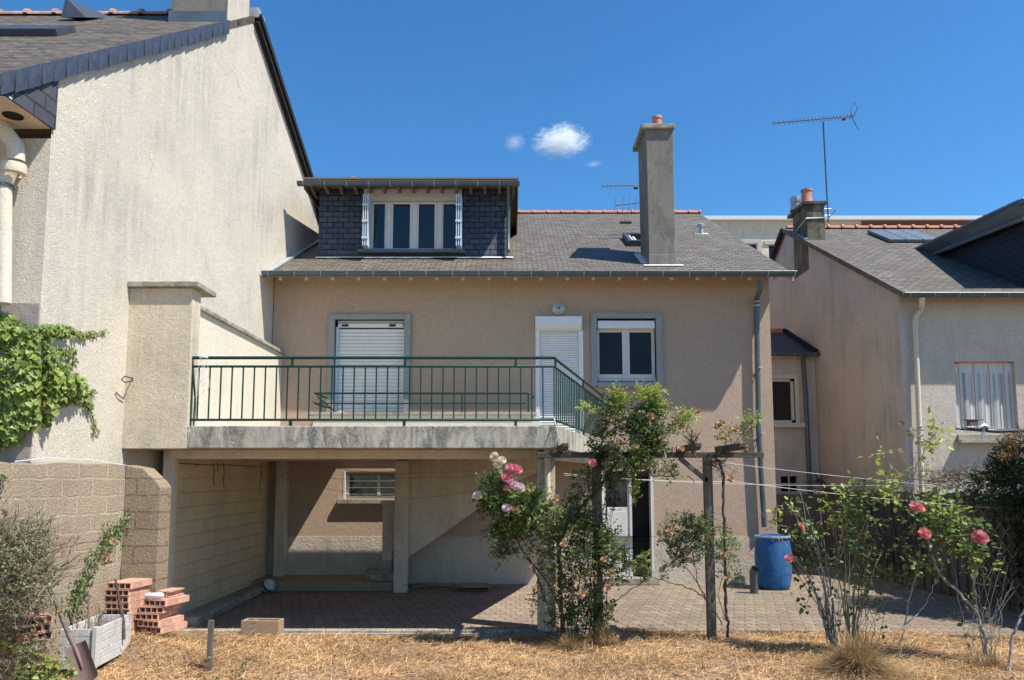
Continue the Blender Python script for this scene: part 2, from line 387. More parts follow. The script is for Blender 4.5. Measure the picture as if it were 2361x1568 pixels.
M['ballw'] = plain('ball_white', (.55,.55,.52), .5); M['ballb'] = plain('ball_dark_blue', (.03,.05,.10), .5)
M['yellow'] = plain('yellow_tape', (.80,.50,.03), .6)
M['fence'] = concrete('old_brown_concrete', (.20,.165,.125), (.07,.06,.05), .8, (6,6,.7))
M['redbrick'] = plain('far_red_brick', (.20,.075,.055), .9, var=.15, vs=3)
M['twig'] = plain('grey_brown_twig', (.21,.165,.12), .9, var=.3, vs=10)
M['stem'] = plain('green_brown_stem', (.17,.17,.08), .8, var=.35, vs=5)
M['woody'] = plain('dark_rose_wood', (.085,.06,.045), .9, var=.3, vs=12, bd=.005)
M['greybark'] = plain('grey_rose_bark', (.30,.27,.24), .9, var=.3, vs=14, bd=.004)
M['ivy'] = leaf_mat('ivy_leaves', (.02,.055,.008), (.34,.42,.09), .2)
M['rose'] = leaf_mat('rose_leaves', (.010,.032,.008), (.19,.26,.07), .22)
M['roselight'] = leaf_mat('young_rose_leaves', (.06,.11,.015), (.38,.43,.08), .3)
M['dryleaf'] = leaf_mat('withered_leaves', (.20,.10,.05), (.50,.33,.16), .2, .8)
M['vine'] = leaf_mat('small_vine_leaves', (.04,.08,.02), (.20,.28,.09), .2)
M['shrub'] = leaf_mat('dusty_shrub_leaves', (.05,.08,.025), (.30,.33,.15), .2)
M['conifer'] = leaf_mat('conifer_foliage', (.008,.018,.007), (.12,.16,.05), .1, .7)
M['conifdry'] = leaf_mat('dry_conifer_tips', (.20,.10,.03), (.50,.30,.10), .1, .7)
M['blade'] = leaf_mat('straw_blades', (.17,.085,.035), (.76,.48,.235), .12, .7)
M['drygrass'] = leaf_mat('dry_tuft_blades', (.10,.06,.025), (.55,.38,.19), .15, .8)
M['pinkpetal'] = leaf_mat('pink_petals', (.75,.16,.24), (.88,.42,.46), .3)
M['coralpetal'] = leaf_mat('coral_petals', (.62,.08,.10), (.92,.42,.40), .3)
M['crate'] = concrete('dirty_white_plastic', (.68,.66,.63), (.32,.27,.22), .5, (9,9,9))
M['creampetal'] = leaf_mat('cream_petals', (.72,.58,.38), (.90,.82,.68), .3)
M['withpetal'] = leaf_mat('withered_petals', (.35,.18,.08), (.70,.48,.28), .2)
M['lilac'] = leaf_mat('pale_pink_petals', (.70,.48,.50), (.85,.72,.74), .3)

# ------------------------------------------------------------------ setting
W = 14.7                       # facade plane of the house
YF = 9.8                       # front edge of the balcony slab
GX = lambda y: -4.96 + .064 * (y - 9.8)      # the neighbour's gable, slightly askew
g = MB(); g.quad((-400,-60,-.10),(400,-60,-.10),(400,700,-.10),(-400,700,-.10)); g = g.build('ground', M['straw']); g['kind'] = 'structure'
pv = MB(); pv.box(-4.72, 1.25, 10.42, W+.2, -.5, 0); pv = pv.build('paving', M['paveL']); pv['kind'] = 'structure'
pv = MB(); pv.prism([(1.25,10.32,-.5),(3.2,10.36,-.5),(5.0,10.25,-.5),(7.7,9.4,-.5),(7.7,19.6,-.5),(1.25,19.6,-.5)], (0,0,.496)); pv = pv.build('paving', M['paveR']); pv['kind'] = 'structure'
kb = MB()
x = -4.6
while x < 1.2:
    j_ = rnd.uniform(-.006,.006); kb.box(x, x+.203, 10.325+j_, 10.415, -.2, .004+j_*.4); x += .21
kb = kb.build('kerb', M['coping'], bevel=.008); kb['kind'] = 'structure'
kb = MB(); kb.box(-4.6, 1.3, 10.26, 10.318, -.3, -.03); kb = kb.build('kerb', M['coping']); kb['kind'] = 'structure'
st = MB(); st.box(-4.57, -2.45, 13.75, W-.003, .002, .17); st.box(-2.45,-1.9,13.78,13.93,.002,.16); st = st.build('terrace', M['cinder'], bevel=.008); st['kind'] = 'structure'
sk = MB(); sk.prism([(-4.57,10.6,0.001),(-4.57,13.75,0.001),(-4.30,13.75,0.001),(-4.22,10.6,0.001)], (0,0,.12)); sk = sk.build('kerb', M['coping'], bevel=.02); sk['kind'] = 'structure'

# ------------------------------------------------------------------ the house
def FX(px, py=800, Y=W): return at(px, py, Y).x
def FZ(py, px=1200, Y=W): return at(px, py, Y).z
EY, EZ, RY, RZ = 14.15, 5.80, 21.1, 9.40          # eave and ridge of the main roof
RS = (RZ - EZ) / (RY - EY)
RN = Vector((0, -RS, 1)).normalized(); RP = Vector((0, EY, EZ))
def roofz(y): return EZ + RS * (y - EY)
def onroof(px, py): return atp(px, py, RP, RN)
HXL, HXR = FX(628, 800), FX(1781, 900)
house = thing('house', 'tan roughcast house with slate roof, dormer and tall chimney, in the middle', 'house', (0, W, 0))
wf = dict(fw=(FX(772), FX(932), 2.60, FZ(737)), dr=(FX(1237), FX(1341), 2.60, FZ(765)), rw=(FX(1376), FX(1512), FZ(880), FZ(735)),
          bw=(FX(799), FX(955), FZ(1150), FZ(1087)), bd=(FX(1381), FX(1500), .12, FZ(1080)))
PL = FZ(1237)
mb = MB(); mb.holed(HXL, HXR, PL, 6.06, W, .22, [wf['fw'], wf['dr'], wf['rw'], wf['bw'], (wf['bd'][0], wf['bd'][1], PL, wf['bd'][3])])
mb.quad((HXR,W,-.2),(HXR,25,-.2),(HXR,25,RZ-RS*3.9),(HXR,RY,RZ-.1),(HXR,W,roofz(W)-.1)); mb.quad((HXL,25,-.2),(HXL,W,-.2),(HXL,W,roofz(W)-.1),(HXL,RY,RZ-.1),(HXL,25,RZ-RS*3.9))
mb.quad((HXR,25,-.2),(HXL,25,-.2),(HXL,25,7.6),(HXR,25,7.6))
mb.build('wall', M['tan'], house)
mb = MB(); mb.holed(HXL, HXR+.01, -.2, PL, W-.012, .23, [(wf['bd'][0], wf['bd'][1], -.2, PL)])
mb.quad((HXL,W-.012,PL),(HXR,W-.012,PL),(HXR,W,PL),(HXL,W,PL))
mb.build('plinth', M['plinth'], house)
mb = MB(); mb.box(HXL+.1, HXR-.1, W+.24, W+.3, 0, 5.9); mb.build('dark_room_backing', M['dark'], house)  # black sheet close behind the openings stands in for the unlit rooms
# french window with a grey surround
x0, x1, z0, z1 = wf['fw']
sur = MB(); t = .125
sur.box(x0-t, x0, W-.06, W+.2, 2.6, z1+.10); sur.box(x1, x1+t, W-.06, W+.2, 2.6, z1+.10); sur.box(x0, x1, W-.06, W+.2, z1, z1+.10)
fwn = sur.build('french_window', M['surround'], house, bevel=.008)
mb = MB(); n = 30; zt = FZ(756); hh = (zt-2.75)/n
for i in range(n):
    z = 2.75 + i*hh; mb.prism([(x0+.06, W+.10, z), (x0+.06, W+.085, z+hh*.5), (x0+.06, W+.098, z+hh*.9), (x0+.06, W+.13, z+hh), (x0+.06, W+.13, z)], (x1-x0-.08, 0, 0))
mb.build('roller_shutter', M['white'], fwn, label='lowered white roller shutter')
mb = MB(); mb.box(x0+.005, x0+.055, W+.05, W+.14, 2.6, zt+.03); mb.box(x1-.018, x1-.002, W+.05, W+.14, 2.6, zt+.03); mb.box(x0+.04, x1-.03, W+.06, W+.12, zt+.02, zt+.10)
mb.box(x0+.02, x1-.02, W+.10, W+.16, zt+.12, zt+.16); mb.build('shutter_rail', M['white'], fwn)
mb = MB(); mb.box(x0+.12, x0+.24, W+.03, W+.06, zt+.04, zt+.075); mb.box(x1-.30, x1-.18, W+.03, W+.06, zt+.04, zt+.075); mb.box(x0+.003, x1-.003, W+.165, W+.2, 2.6, z1-.002)
mb.build('catch', M['dark'], fwn)
# door with roller shutter and box
x0, x1, z0, z1 = wf['dr']
dn = MB(); hh = .047; k = int((z1-2.6)/hh)
for i in range(k+1):
    z = 2.6+i*hh; dn.prism([(x0+.06, W+.03, z), (x0+.06, W+.015, z+hh*.5), (x0+.06, W+.028, z+hh*.9), (x0+.06, W+.06, z+hh), (x0+.06, W+.06, z)], (x1-x0-.12, 0, 0))
dn = dn.build('shuttered_door', M['white'], house)
mb = MB(); mb.box(x0-.02, x0+.058, W-.02, W+.06, 2.6, z1+.03); mb.box(x1-.058, x1+.03, W-.02, W+.06, 2.6, z1+.03); mb.build('door_frame', M['white'], dn, bevel=.004)
zb = FZ(733); mb = MB(); xa = FX(1234)-.0; xb = FX(1341)
mb.prism([(xa, W-.004, z1), (xa, W-.10, z1+.04), (xa, W-.17, z1+.10), (xa, W-.17, zb), (xa, W-.004, zb)], (xb-xa, 0, 0)); mb.build('shutter_box', M['white'], dn, bevel=.006)
# right window
x0, x1, z0, z1 = wf['rw']; t = .115
sur = MB(); sur.box(x0-t, x0, W-.07, W+.1, z0-.1, z1+.11); sur.box(x1, x1+t, W-.07, W+.1, z0-.1, z1+.11); sur.box(x0, x1, W-.07, W+.1, z1, z1+.11)
sur.prism([(x0, W-.10, z0-.11), (x0, W-.10, z0-.02), (x0, W+.1, z0+.02), (x0, W+.1, z0-.11)], (x1-x0, 0, 0))
win = sur.build('window', M['surround'], house, bevel=.008)
zr = FZ(760); mb = MB(); mb.prism([(x0+.02, W+.02, zr), (x0+.02, W-.03, zr+.03), (x0+.02, W-.04, zr+.10), (x0+.02, W-.02, zr+.17), (x0+.02, W+.04, zr+.185), (x0+.02, W+.1, zr)], (x1-x0-.04, 0, 0)); mb.build('shutter_box', M['white'], win, smooth=True)
xm = (x0+x1)/2; fr = MB(); a = x0+.01; b = x1-.01; zb = z0+.02
fr.box(a, a+.045, W+.06, W+.12, zb, zr); fr.box(b-.06, b, W+.06, W+.12, zb, zr); fr.box(xm-.07, xm+.07, W+.045, W+.12, zb, zr); fr.box(a, b, W+.055, W+.12, zb, zb+.13); fr.box(a, b, W+.07, W+.12, zr-.04, zr+.002)
fr.box(xm-.012, xm+.012, W+.03, W+.05, zb+.1, zr-.03); fr.box(a, b, W+.04, W+.06, zb+.05, zb+.075)
fr.build('window_frame', M['whitewood'], win, bevel=.004)
for p, q in ((a+.045, xm-.07), (xm+.07, b-.06)):
    mb = MB(); mb.quad((p, W+.095, zb+.13), (q, W+.095, zb+.13), (q, W+.095, zr-.04), (p, W+.095, zr-.04)); mb.build('pane', M['glasslow'], win)
# basement window behind bars
x0, x1, z0, z1 = wf['bw']
bwn = MB(); bwn.box(x0-.10, x1+.10, W-.10, W+.18, z0-.09, z0-.003); bwn = bwn.build('basement_window', M['coping'], house, bevel=.006)
mb = MB(); mb.box(x0, x0+.035, W-.008, W+.16, z0, z1); mb.box(x0+.03, x1, W+.10, W+.16, z0, z0+.05); mb.box(x0+.03, x1, W+.10, W+.16, z1-.05, z1); mb.box(x0+.03, x0+.09, W+.10, W+.16, z0+.05, z1-.05)
mb.box((x0+x1)/2-.03, (x0+x1)/2+.03, W+.10, W+.16, z0+.05, z1-.05); mb.box(x1-.07, x1, W+.10, W+.16, z0+.05, z1-.05); mb.build('window_frame', M['whitewood'], bwn)
mb = MB(); mb.quad((x0, W+.14, z0), (x1, W+.14, z0), (x1, W+.14, z1), (x0, W+.14, z1)); mb.build('pane', M['glass'], bwn)
for i in range(4):
    mb = MB(); z = z0+.08+i*(z1-z0-.14)/3; mb.tube([(x0, W+.05, z), (x1, W+.05, z)], .011, 6); mb.build('bar', M['greywood'], bwn)
# basement door: one leaf shut, the other swung in
x0, x1, z0, z1 = wf['bd']; xl = FX(1450)
bdn = MB(); bdn.box(x0-.0, x0+.04, W+.0, W+.2, z0, z1); bdn.box(x1-.05, x1, W-.01, W+.2, z0, z1); bdn.box(x0, x1, W, W+.2, z1-.05, z1+.0); bdn = bdn.build('basement_door', M['whitewood'], house)
mb = MB(); mb.box(x0+.04, xl, W+.08, W+.12, z0+.01, FZ(1170)); mb.box(x0+.04, x0+.10, W+.08, W+.12, FZ(1170), z1-.05); mb.box(xl-.06, xl, W+.075, W+.12, FZ(1170), z1-.05)
mb.box(x0+.10, xl-.08, W+.072, W+.08, z0+.12, z0+.62); mb.box(x0+.10, xl-.08, W+.072, W+.08, z0+.70, FZ(1180)); mb.box(xl-.03, xl+.02, W+.06, W+.13, z0+.01, z1-.05); mb.build('door_leaf', M['whitewood'], bdn, bevel=.004)
mb = MB(); mb.quad((x0+.1, W+.10, FZ(1170)), (xl-.06, W+.10, FZ(1170)), (xl-.06, W+.10, z1-.05), (x0+.1, W+.10, z1-.05)); mb.build('pane', M['glass'], bdn)
mb = MB(); mb.box(x0-.05, x1+.08, W-.14, W+.2, .0, .12); mb.build('doorstep', M['coping'], house, bevel=.01)
# lamp
lc = at(1288, 713, W-.005); mb = MB(); mb.lathe([(0, .07), (.05, .075), (.105, .06), (.122, .035), (.122, 0)], lc, 28, 'y'); lamp = mb.build('wall_lamp', M['whitewood'], house, smooth=True)
mb = MB(); mb.lathe([(0, .10), (.05, .093), (.09, .075), (.097, .066)], lc, 28, 'y'); lg_ = mb.build('lamp_glass', M['zinclight'], lamp, smooth=True); mb = MB(); mb.lathe([(0,.105),(.022,.103),(.028,.09)], lc, 14, 'y'); mb.build('lamp_screw', M['steel'], lamp)
# roof
OXR = at(1830, 635, EY).x; OXL = GX(EY)-.1
mb = MB(); th = .09
mb.quad((OXL,EY-.02,EZ-.01),(OXR,EY-.02,EZ-.01),(OXR,RY,RZ),(OXL,RY,RZ)); mb.quad((OXR,RY,RZ),(OXR,RY+5.5,RZ-RS*5.5),(OXL,RY+5.5,RZ-RS*5.5),(OXL,RY,RZ))
roof = mb.build('roof', M['slate'], house)
mb = MB()
mb.prism([(OXR-.005, EY, EZ-.02), (OXR-.005, RY, RZ-.02), (OXR-.005, RY+5.5, RZ-RS*5.5-.02), (OXR-.005, RY+5.5, RZ-RS*5.5-.14), (OXR-.005, RY, RZ-.15), (OXR-.005, EY, EZ-.14)], (-.03, 0, 0))
mb.prism([(OXL+.2, EY+.02, EZ-.025), (OXL+.2, W+.05, roofz(W+.05)-.03), (OXL+.2, W+.05, roofz(W+.05)-.06), (OXL+.2, EY+.02, EZ-.06)], (OXR-OXL-.24, 0, 0))
x = OXL+.4
while x < OXR-.1:
    mb.box(x, x+.06, EY-.0, EY+.06, EZ-.118, EZ-.05); x += .49
mb.build('eaves_board', M['beigewood'], house)
mb = MB()   # ridge tiles
x = OXL+.2
while x < OXR+.02:
    e = min(x+.40, OXR+.03); pr = []
    for xx, r in ((x, .085), (e-.06, .08), (e-.05, .105), (e, .105)):
        pr.append([(xx, RY+r*cos(a), RZ+.0+r*sin(a)) for a in [pi*k/6 for k in range(7)]])
    b = len(mb.v); mb.v += [q for s_ in pr for q in s_]
    for i in range(3):
        for j in range(6): mb.f.append((b+i*7+j, b+(i+1)*7+j, b+(i+1)*7+j+1, b+i*7+j+1)); mb.m.append(0)
    mb.f.append(tuple(b+21+j for j in range(7))); mb.m.append(0)
    x += .40
mb.build('ridge_tiles', M['terra'], roof)
def gutter(x0, x1, y, z, r=.075, step=.5, parent=None, mat='zinc', name='gutter'):
    mb = MB(); A = [pi + pi*k/8 for k in range(9)]
    def sec(xx, rr): return [(xx, y+rr*cos(a), z+rr*sin(a)) for a in A] + [(xx, y+(rr-.012)*cos(a), z+(rr-.012)*sin(a)) for a in A[::-1]]
    s0, s1 = sec(x0, r), sec(x1, r); n = len(s0)
    mb.add(s0+s1, [(i, (i+1) % n, (i+1) % n+n, i+n) for i in range(n)] + [tuple(range(n-1, -1, -1)), tuple(n+i for i in range(n))])
    for xx in (x0+.003, x1-.006): mb.prism([(xx, y+(r-.004)*cos(a), z+(r-.004)*sin(a)) for a in A], (.004, 0, 0))
    mb.tube([(x0, y-r, z), (x1, y-r, z)], .011, 6)
    g_ = mb.build(name, M[mat], parent)
    x = x0+.12; pr_ = None
    while x < x1:
        if pr_ is None:
            mb = MB(); mb.tube([(x, y+(r+.004)*cos(a), z+(r+.004)*sin(a)) for a in A], .007, 5); pr_ = mb.build('gutter_bracket', M['zinclight'] if mat == 'zinc' else M[mat], g_); xp = x
        else:
            c_ = pr_.copy(); COL.objects.link(c_); c_.parent = g_; c_.location = (x-xp, 0, 0)
        x += step
    return g_
gutter(GX(14.05)+.03, at(1836, 632, 14.05).x, 14.07, at(1200, 630, 14.07).z+.02, .078, .49, house)
# downpipe
dx = at(1748, 800, W-.1).x; gx = at(1752, 640, 14.07).x; gz = 5.66
mb = MB(); pz = at(1748, 700, W-.08).z; pb = at(1762, 1215, W-.08)
mb.tube([(gx+.02, 14.1, gz), (gx+.02, 14.12, gz-.18), (gx, 14.2, gz-.26), (dx, W-.12, pz+.10), (dx, W-.09, pz), (dx, W-.09, pz-.1), (at(1748,960,W-.09).x, W-.09, 2.9), (pb.x, W-.09, pb.z)], .048, 12)
dp = mb.build('downpipe', M['zinc'], house, smooth=True)
for zz in (pz+.02, pz-.06, at(1755, 1000, W-.09).z, at(1750, 850, W-.09).z-.0):
    mb = MB(); mb.lathe([(.049, 0), (.06, 0), (.06, .03), (.049, .03)], (dx+.01, W-.09, zz), 14); mb.build('pipe_collar', M['zinclight'], dp)
# flashing along the gable
mb = MB(); y0 = 14.2; mb.prism([(GX(y0)+.02, y0, roofz(y0)+.01), (GX(y0)+.14, y0, roofz(y0)+.015), (GX(20)+.14, 20, roofz(20)+.015), (GX(20)+.02, 20, roofz(20)+.01)], (0, 0, .035)); mb.build('flashing', M['zinclight'], roof)
# dormer
DY = 15.5
dl, dr_ = at(735, 520, DY).x, at(1172, 520, DY).x; dz = at(900, 440, DY).z + .05; db = roofz(DY)
ol, orr = at(858, 520, DY).x, at(1050, 520, DY).x; oz0, oz1 = at(950, 577, DY).z, at(950, 464, DY).z
dorm = MB(); s0 = at(838, 520, DY).x; s1 = at(1064, 520, DY).x
dorm.quad((dl,DY,db-.06),(s0,DY,db-.06),(s0,DY,dz),(dl,DY,dz)); dorm.quad((s1,DY,db-.06),(dr_,DY,db-.06),(dr_,DY,dz),(s1,DY,dz))
dorm.quad((s0,DY,db-.06),(s1,DY,db-.06),(s1,DY,oz0),(s0,DY,oz0))
dorm.quad((s0,DY,oz1),(s1,DY,oz1),(s1,DY,dz),(s0,DY,dz)); dorm.quad((s0,DY,oz0),(s0,DY,oz1),(s0,DY+.3,oz1),(s0,DY+.3,oz0)); dorm.quad((s1,DY,oz1),(s1,DY,oz0),(s1,DY+.3,oz0),(s1,DY+.3,oz1))
dorm.quad((s0,DY+.3,oz0),(s1,DY+.3,oz0),(s1,DY,oz0),(s0,DY,oz0))
yb = EY + (dz-EZ)/RS
dorm = dorm.build('dormer', M['slateclad'], house)
mb = MB(); mb.quad((dl,DY,db-.05),(dl,DY,dz),(dl,yb,dz)); mb.build('cheek', M['slatecheek'], dorm); mb = MB(); mb.quad((dr_,DY,dz),(dr_,DY,db-.05),(dr_,yb,dz)); mb.build('cheek', M['slatecheek'], dorm)
mb = MB(); mb.box(s0, s1, DY-.02, DY+.06, oz1, dz-.01); mb.box(s0+.06, s1-.06, DY-.035, DY-.02, oz1+.02, oz1+.10); mb.build('lintel', M['beigewood'], dorm)
mb = MB(); rx0, rx1 = at(700, 430, 15.1).x, at(1195, 430, 15.1).x; mb.box(rx0, rx1, 15.1, yb+.5, dz, dz+.03); mb.box(rx0, rx1, 15.08, yb+.5, dz+.033, dz+.075); mb.box(rx0, rx0+.03, 15.1, yb+.4, dz-.16, dz-.002); mb.box(rx1-.03, rx1, 15.1, yb+.4, dz-.16, dz-.002)
for k in range(15):
    x = rx0+.08+k*(rx1-rx0-.2)/14; mb.prism([(x,15.12,dz-.05),(x,15.12,dz-.003),(x,DY+.3,dz-.003),(x,DY+.3,dz-.12),(x,DY,dz-.12)], (.055,0,0))
mb.build('dormer_roof', M['rooftimber'], dorm)
gutter(at(686,430,15.03).x, at(1198,430,15.03).x, 15.03, at(900,421,15.03).z, .075, .44, dorm)
mb = MB(); xx = at(1172, 430, 15.05).x; mb.tube([(xx,15.05,dz-.05),(xx,15.08,dz-.14),(xx,15.36,dz-.3),(xx,15.42,dz-.42),(xx,15.42,at(1170,575,15.42).z+.06),(xx-.0,15.30,at(1170,583,15.4).z)], .038, 10); mb.build('downpipe', M['zinc'], dorm, smooth=True)
mb = MB(); mb.box(s0-.1, s1+.08, DY-.10, DY+.05, oz0-.07, oz0); mb.build('window_sill', M['zinc'], dorm, bevel=.005)
mb = MB(); n = 60; xs = np.linspace(dl-.02, dr_+.1, n)
for i in range(n-1):
    za, zb_ = [.02*sin(k*1.1)+.012*sin(k*2.7) for k in (i, i+1)]
    mb.quad((xs[i], DY-.02, db+.015), (xs[i], DY-.17+za*.5, db-.055+za*.2), (xs[i+1], DY-.17+zb_*.5, db-.055+zb_*.2), (xs[i+1], DY-.02, db+.015))
mb.build('flashing', M['white'], dorm)
fr = MB(); fy = DY+.05; panes = []
pp = [(873, 888-1), (905, 944), (964, 1002), (1021, 1050)]
PX = [(861, 887), (906, 945), (965, 1002), (1022, 1050)]
last = at(851, 520, fy).x
zb_, zt_ = at(950, 573, fy).z, at(950, 470, fy).z
fr.box(last, at(1051,520,fy).x, fy, fy+.08, zb_-.06, zb_); fr.box(last, at(1051,520,fy).x, fy, fy+.08, zt_, oz1)
for a, b in PX:
    xa, xb = at(a,520,fy).x, at(b,520,fy).x; fr.box(last, xa, fy-.005, fy+.08, zb_, zt_)
    fr.box(xa-.045, xa-.03, fy-.02, fy, zb_-.04, zt_+.02); fr.box(xb+.03, xb+.045, fy-.02, fy, zb_-.04, zt_+.02)
    last = xb; panes.append((xa, xb))
dw = fr.build('window_frame', M['whitewood'], dorm, bevel=.004)
for xa, xb in panes:
    mb = MB(); mb.quad((xa, fy+.04, zb_), (xb, fy+.04, zb_), (xb, fy+.04, zt_), (xa, fy+.04, zt_)); mb.build('pane', M['glass'], dorm)
for a, b in ((838, 850), (1052, 1064)):
    xa, xb = at(a, 520, DY-.3).x, at(b, 520, DY-.3).x; sh = MB()
    for k in range(3):
        xx = xa + k*(xb-xa-.02)/2; sh.box(xx, xx+.022, DY-.40, DY-.01, oz0-.02, at(850,452,DY-.3).z)
    for zz in (.14, .55, .95): sh.box(xa-.012, xb+.012, DY-.415, DY-.402, oz0+zz*.85, oz0+zz*.85+.04)
    sh.build('folded_shutter', M['bluewhite'], dorm, bevel=.003)
# chimney on the front slope
CY = 14.8; cl, cr_ = at(1495, 500, CY).x, at(1556, 500, CY).x; cz = at(1520, 299, CY).z
mb = MB(); base = [(cl,CY),(cr_,CY),(cr_,CY+.95),(cl,CY+.95)]
mb.add([(x, y, roofz(y)-.2) for x, y in base] + [(x, y, cz) for x, y in [(cl-.02,CY),(cr_,CY),(cr_,CY+.95),(cl-.02,CY+.95)]], [(0,1,5,4),(1,2,6,5),(2,3,7,6),(3,0,4,7),(4,5,6,7)])
mb.box(cl-.01, cr_+.012, CY-.012, CY+.5, roofz(CY)-.1, roofz(CY)+.22)
ch = mb.build('chimney', M['chimney'], house, bevel=.012)
mb = MB(); mb.box(cl-.12, cr_+.03, CY-.07, CY+1.08, cz+.002, cz+.10); mb.build('chimney_cap', M['coping'], ch, bevel=.015)
cp = at(1516, 275, CY+.15)
mb = MB(); mb.lathe([(.092, 0), (.092, .21), (.106, .215), (.106, .25), (.10, .26), (.08, .262), (.07, .1)], (cp.x, CY+.2, cz+.10), 20); mb.build('chimney_pot', M['terra'], ch, smooth=True)
mb = MB()
for k in range(6):
    q = CY+.1+k*.15; mb.bar((cl-.07, q, roofz(q)+.02), (cl-.07, q+.12, roofz(q+.12)+.02), .14, .012, RN)
mb.bar((cl-.12, CY-.07, roofz(CY-.07)+.02), (cr_+.14, CY-.07, roofz(CY-.07)+.02), .10, .012, RN); mb.build('chimney_flashing', M['white'], ch)
# small stack whose pot peeps over the dormer
pt = at(812, 411, RY+.3); mb = MB(); mb.box(pt.x-.4, pt.x+.4, RY+.05, RY+.55, RZ-.4, pt.z-.3); rc = mb.build('rear_chimney', M['chimney'], house)
mb = MB(); mb.lathe([(.12,-.29),(.11,-.06),(.14,-.04),(.14,0),(.1,.02),(.0,.02)], pt, 16); mb.build('chimney_pot', M['terra'], rc, smooth=True)
# roof window half behind the chimney, vent, small dark tile
a = onroof(1449, 568); b = onroof(1452, 545); c = onroof(1500, 568)
sk_ = MB(); u = Vector((1, 0, 0)); up = Vector((0, 1, RS)).normalized()
o0 = Vector((a.x, a.y, roofz(a.y))); Wd, Hh = .85, 1.05
def rb(mb, x0, x1, s0, s1, h0, h1):
    vs = [o0 + u*x + up*s_ + RN*h for h in (h0, h1) for x, s_ in ((x0,s0),(x1,s0),(x1,s1),(x0,s1))]
    mb.add(vs, [(0,3,2,1),(4,5,6,7),(0,1,5,4),(1,2,6,5),(2,3,7,6),(3,0,4,7)])
rb(sk_, 0, Wd, 0, .09, 0, .13); rb(sk_, 0, Wd, Hh-.12, Hh, 0, .13); rb(sk_, 0, .09, .09, Hh-.12, 0, .13); rb(sk_, Wd-.09, Wd, .09, Hh-.12, 0, .13)
sky_w = sk_.build('roof_window', M['slatenew'], house, bevel=.006)
mb = MB(); rb(mb, .09, .15, .09, Hh-.12, .05, .09); rb(mb, .2, .24, .12, Hh-.2, .04, .07); mb.build('window_lining', M['whitewood'], sky_w)
mb = MB(); rb(mb, .09, Wd-.09, .09, Hh-.12, .02, .05); mb.build('pane', M['glass'], sky_w)
v = onroof(1617, 540); mb = MB(); mb.lathe([(.05,-.05),(.05,.17),(.085,.19),(.09,.23),(.05,.26),(0,.26)], (v.x, v.y, roofz(v.y)), 16); vt = mb.build('roof_vent', M['zinclight'], house, smooth=True)
mb = MB(); mb.bar((v.x-.17, v.y, roofz(v.y)+.012), (v.x+.17, v.y, roofz(v.y)+.012), .16, .012, RN); mb.build('flashing', M['white'], vt)
v = onroof(1443, 515); mb = MB(); mb.bar((v.x-.14, v.y, roofz(v.y)+.03), (v.x+.14, v.y, roofz(v.y)+.03), .16, .05, RN); mb.build('roof_vent', M['slatenew'], house)

# ------------------------------------------------------------------ raised terrace (balcony), stair and railings
DXR = lambda y: .575 + (y-YF) * (1.80-.575) / (W-YF)
SB, ST = 2.36, 2.645
bal = thing('balcony', 'concrete balcony terrace on pillars with outside stair and green railings', 'balcony', (-1.8, YF, 0))
OX0, OX1, OY0, OY1 = -3.22, .50, 13.93, 14.64
mb = MB(); Z = (0, 0, ST-SB)
mb.prism([(-4.97,YF,SB),(DXR(YF),YF,SB),(DXR(OY0),OY0,SB),(-4.75,OY0,SB)], Z); mb.prism([(-4.74,OY0,SB),(OX0,OY0,SB),(OX0,W-.002,SB),(-4.70,W-.002,SB)], Z)
mb.prism([(OX1,OY0,SB),(DXR(OY0),OY0,SB),(DXR(W-.002),W-.002,SB),(OX1,W-.002,SB)], Z); mb.box(OX0, OX1, OY1, W-.002, SB, ST)
mb.build('slab', M['concrete'], bal, bevel=.01)
mb = MB(); mb.box(-4.60, .34, 10.35, 10.55, 2.24, SB-.002); mb.prism([(.36,10.52,2.24),(.56,10.52,2.24),(DXR(W)-.06,W-.01,2.24),(DXR(W)-.26,W-.01,2.24)], (0,0,SB-2.242)); mb.box(-4.56, .5, 13.84, 13.94, 2.28, SB-.002); mb.build('beam', M['cream'], bal)
# end pier of the terrace with coping, and side screen wall
mb = MB(); pr = at(440, 800, YF).x; mb.box(GX(YF)-.02, pr, YF-.004, YF+.26, SB-.006, at(440,664,YF).z); mb.build('pier', M['cream'], bal, bevel=.008)
mb = MB(); pz = at(440, 664, YF).z; mb.box(GX(YF)+.0, pr+.09, YF-.07, YF+.55, pz+.002, pz+.072); mb.build('coping', M['coping'], bal, bevel=.008)
SX = at(655, 815, W).x - .03; sz = at(655, 818, W).z
mb = MB(); mb.box(SX-.22, SX, YF+.262, W-.003, ST-.01, sz); mb.build('screen_wall', M['pale'], bal)
mb = MB(); mb.box(SX-.26, SX+.05, YF+.262, W-.003, sz+.002, sz+.065); mb.build('coping', M['coping'], bal, bevel=.008)
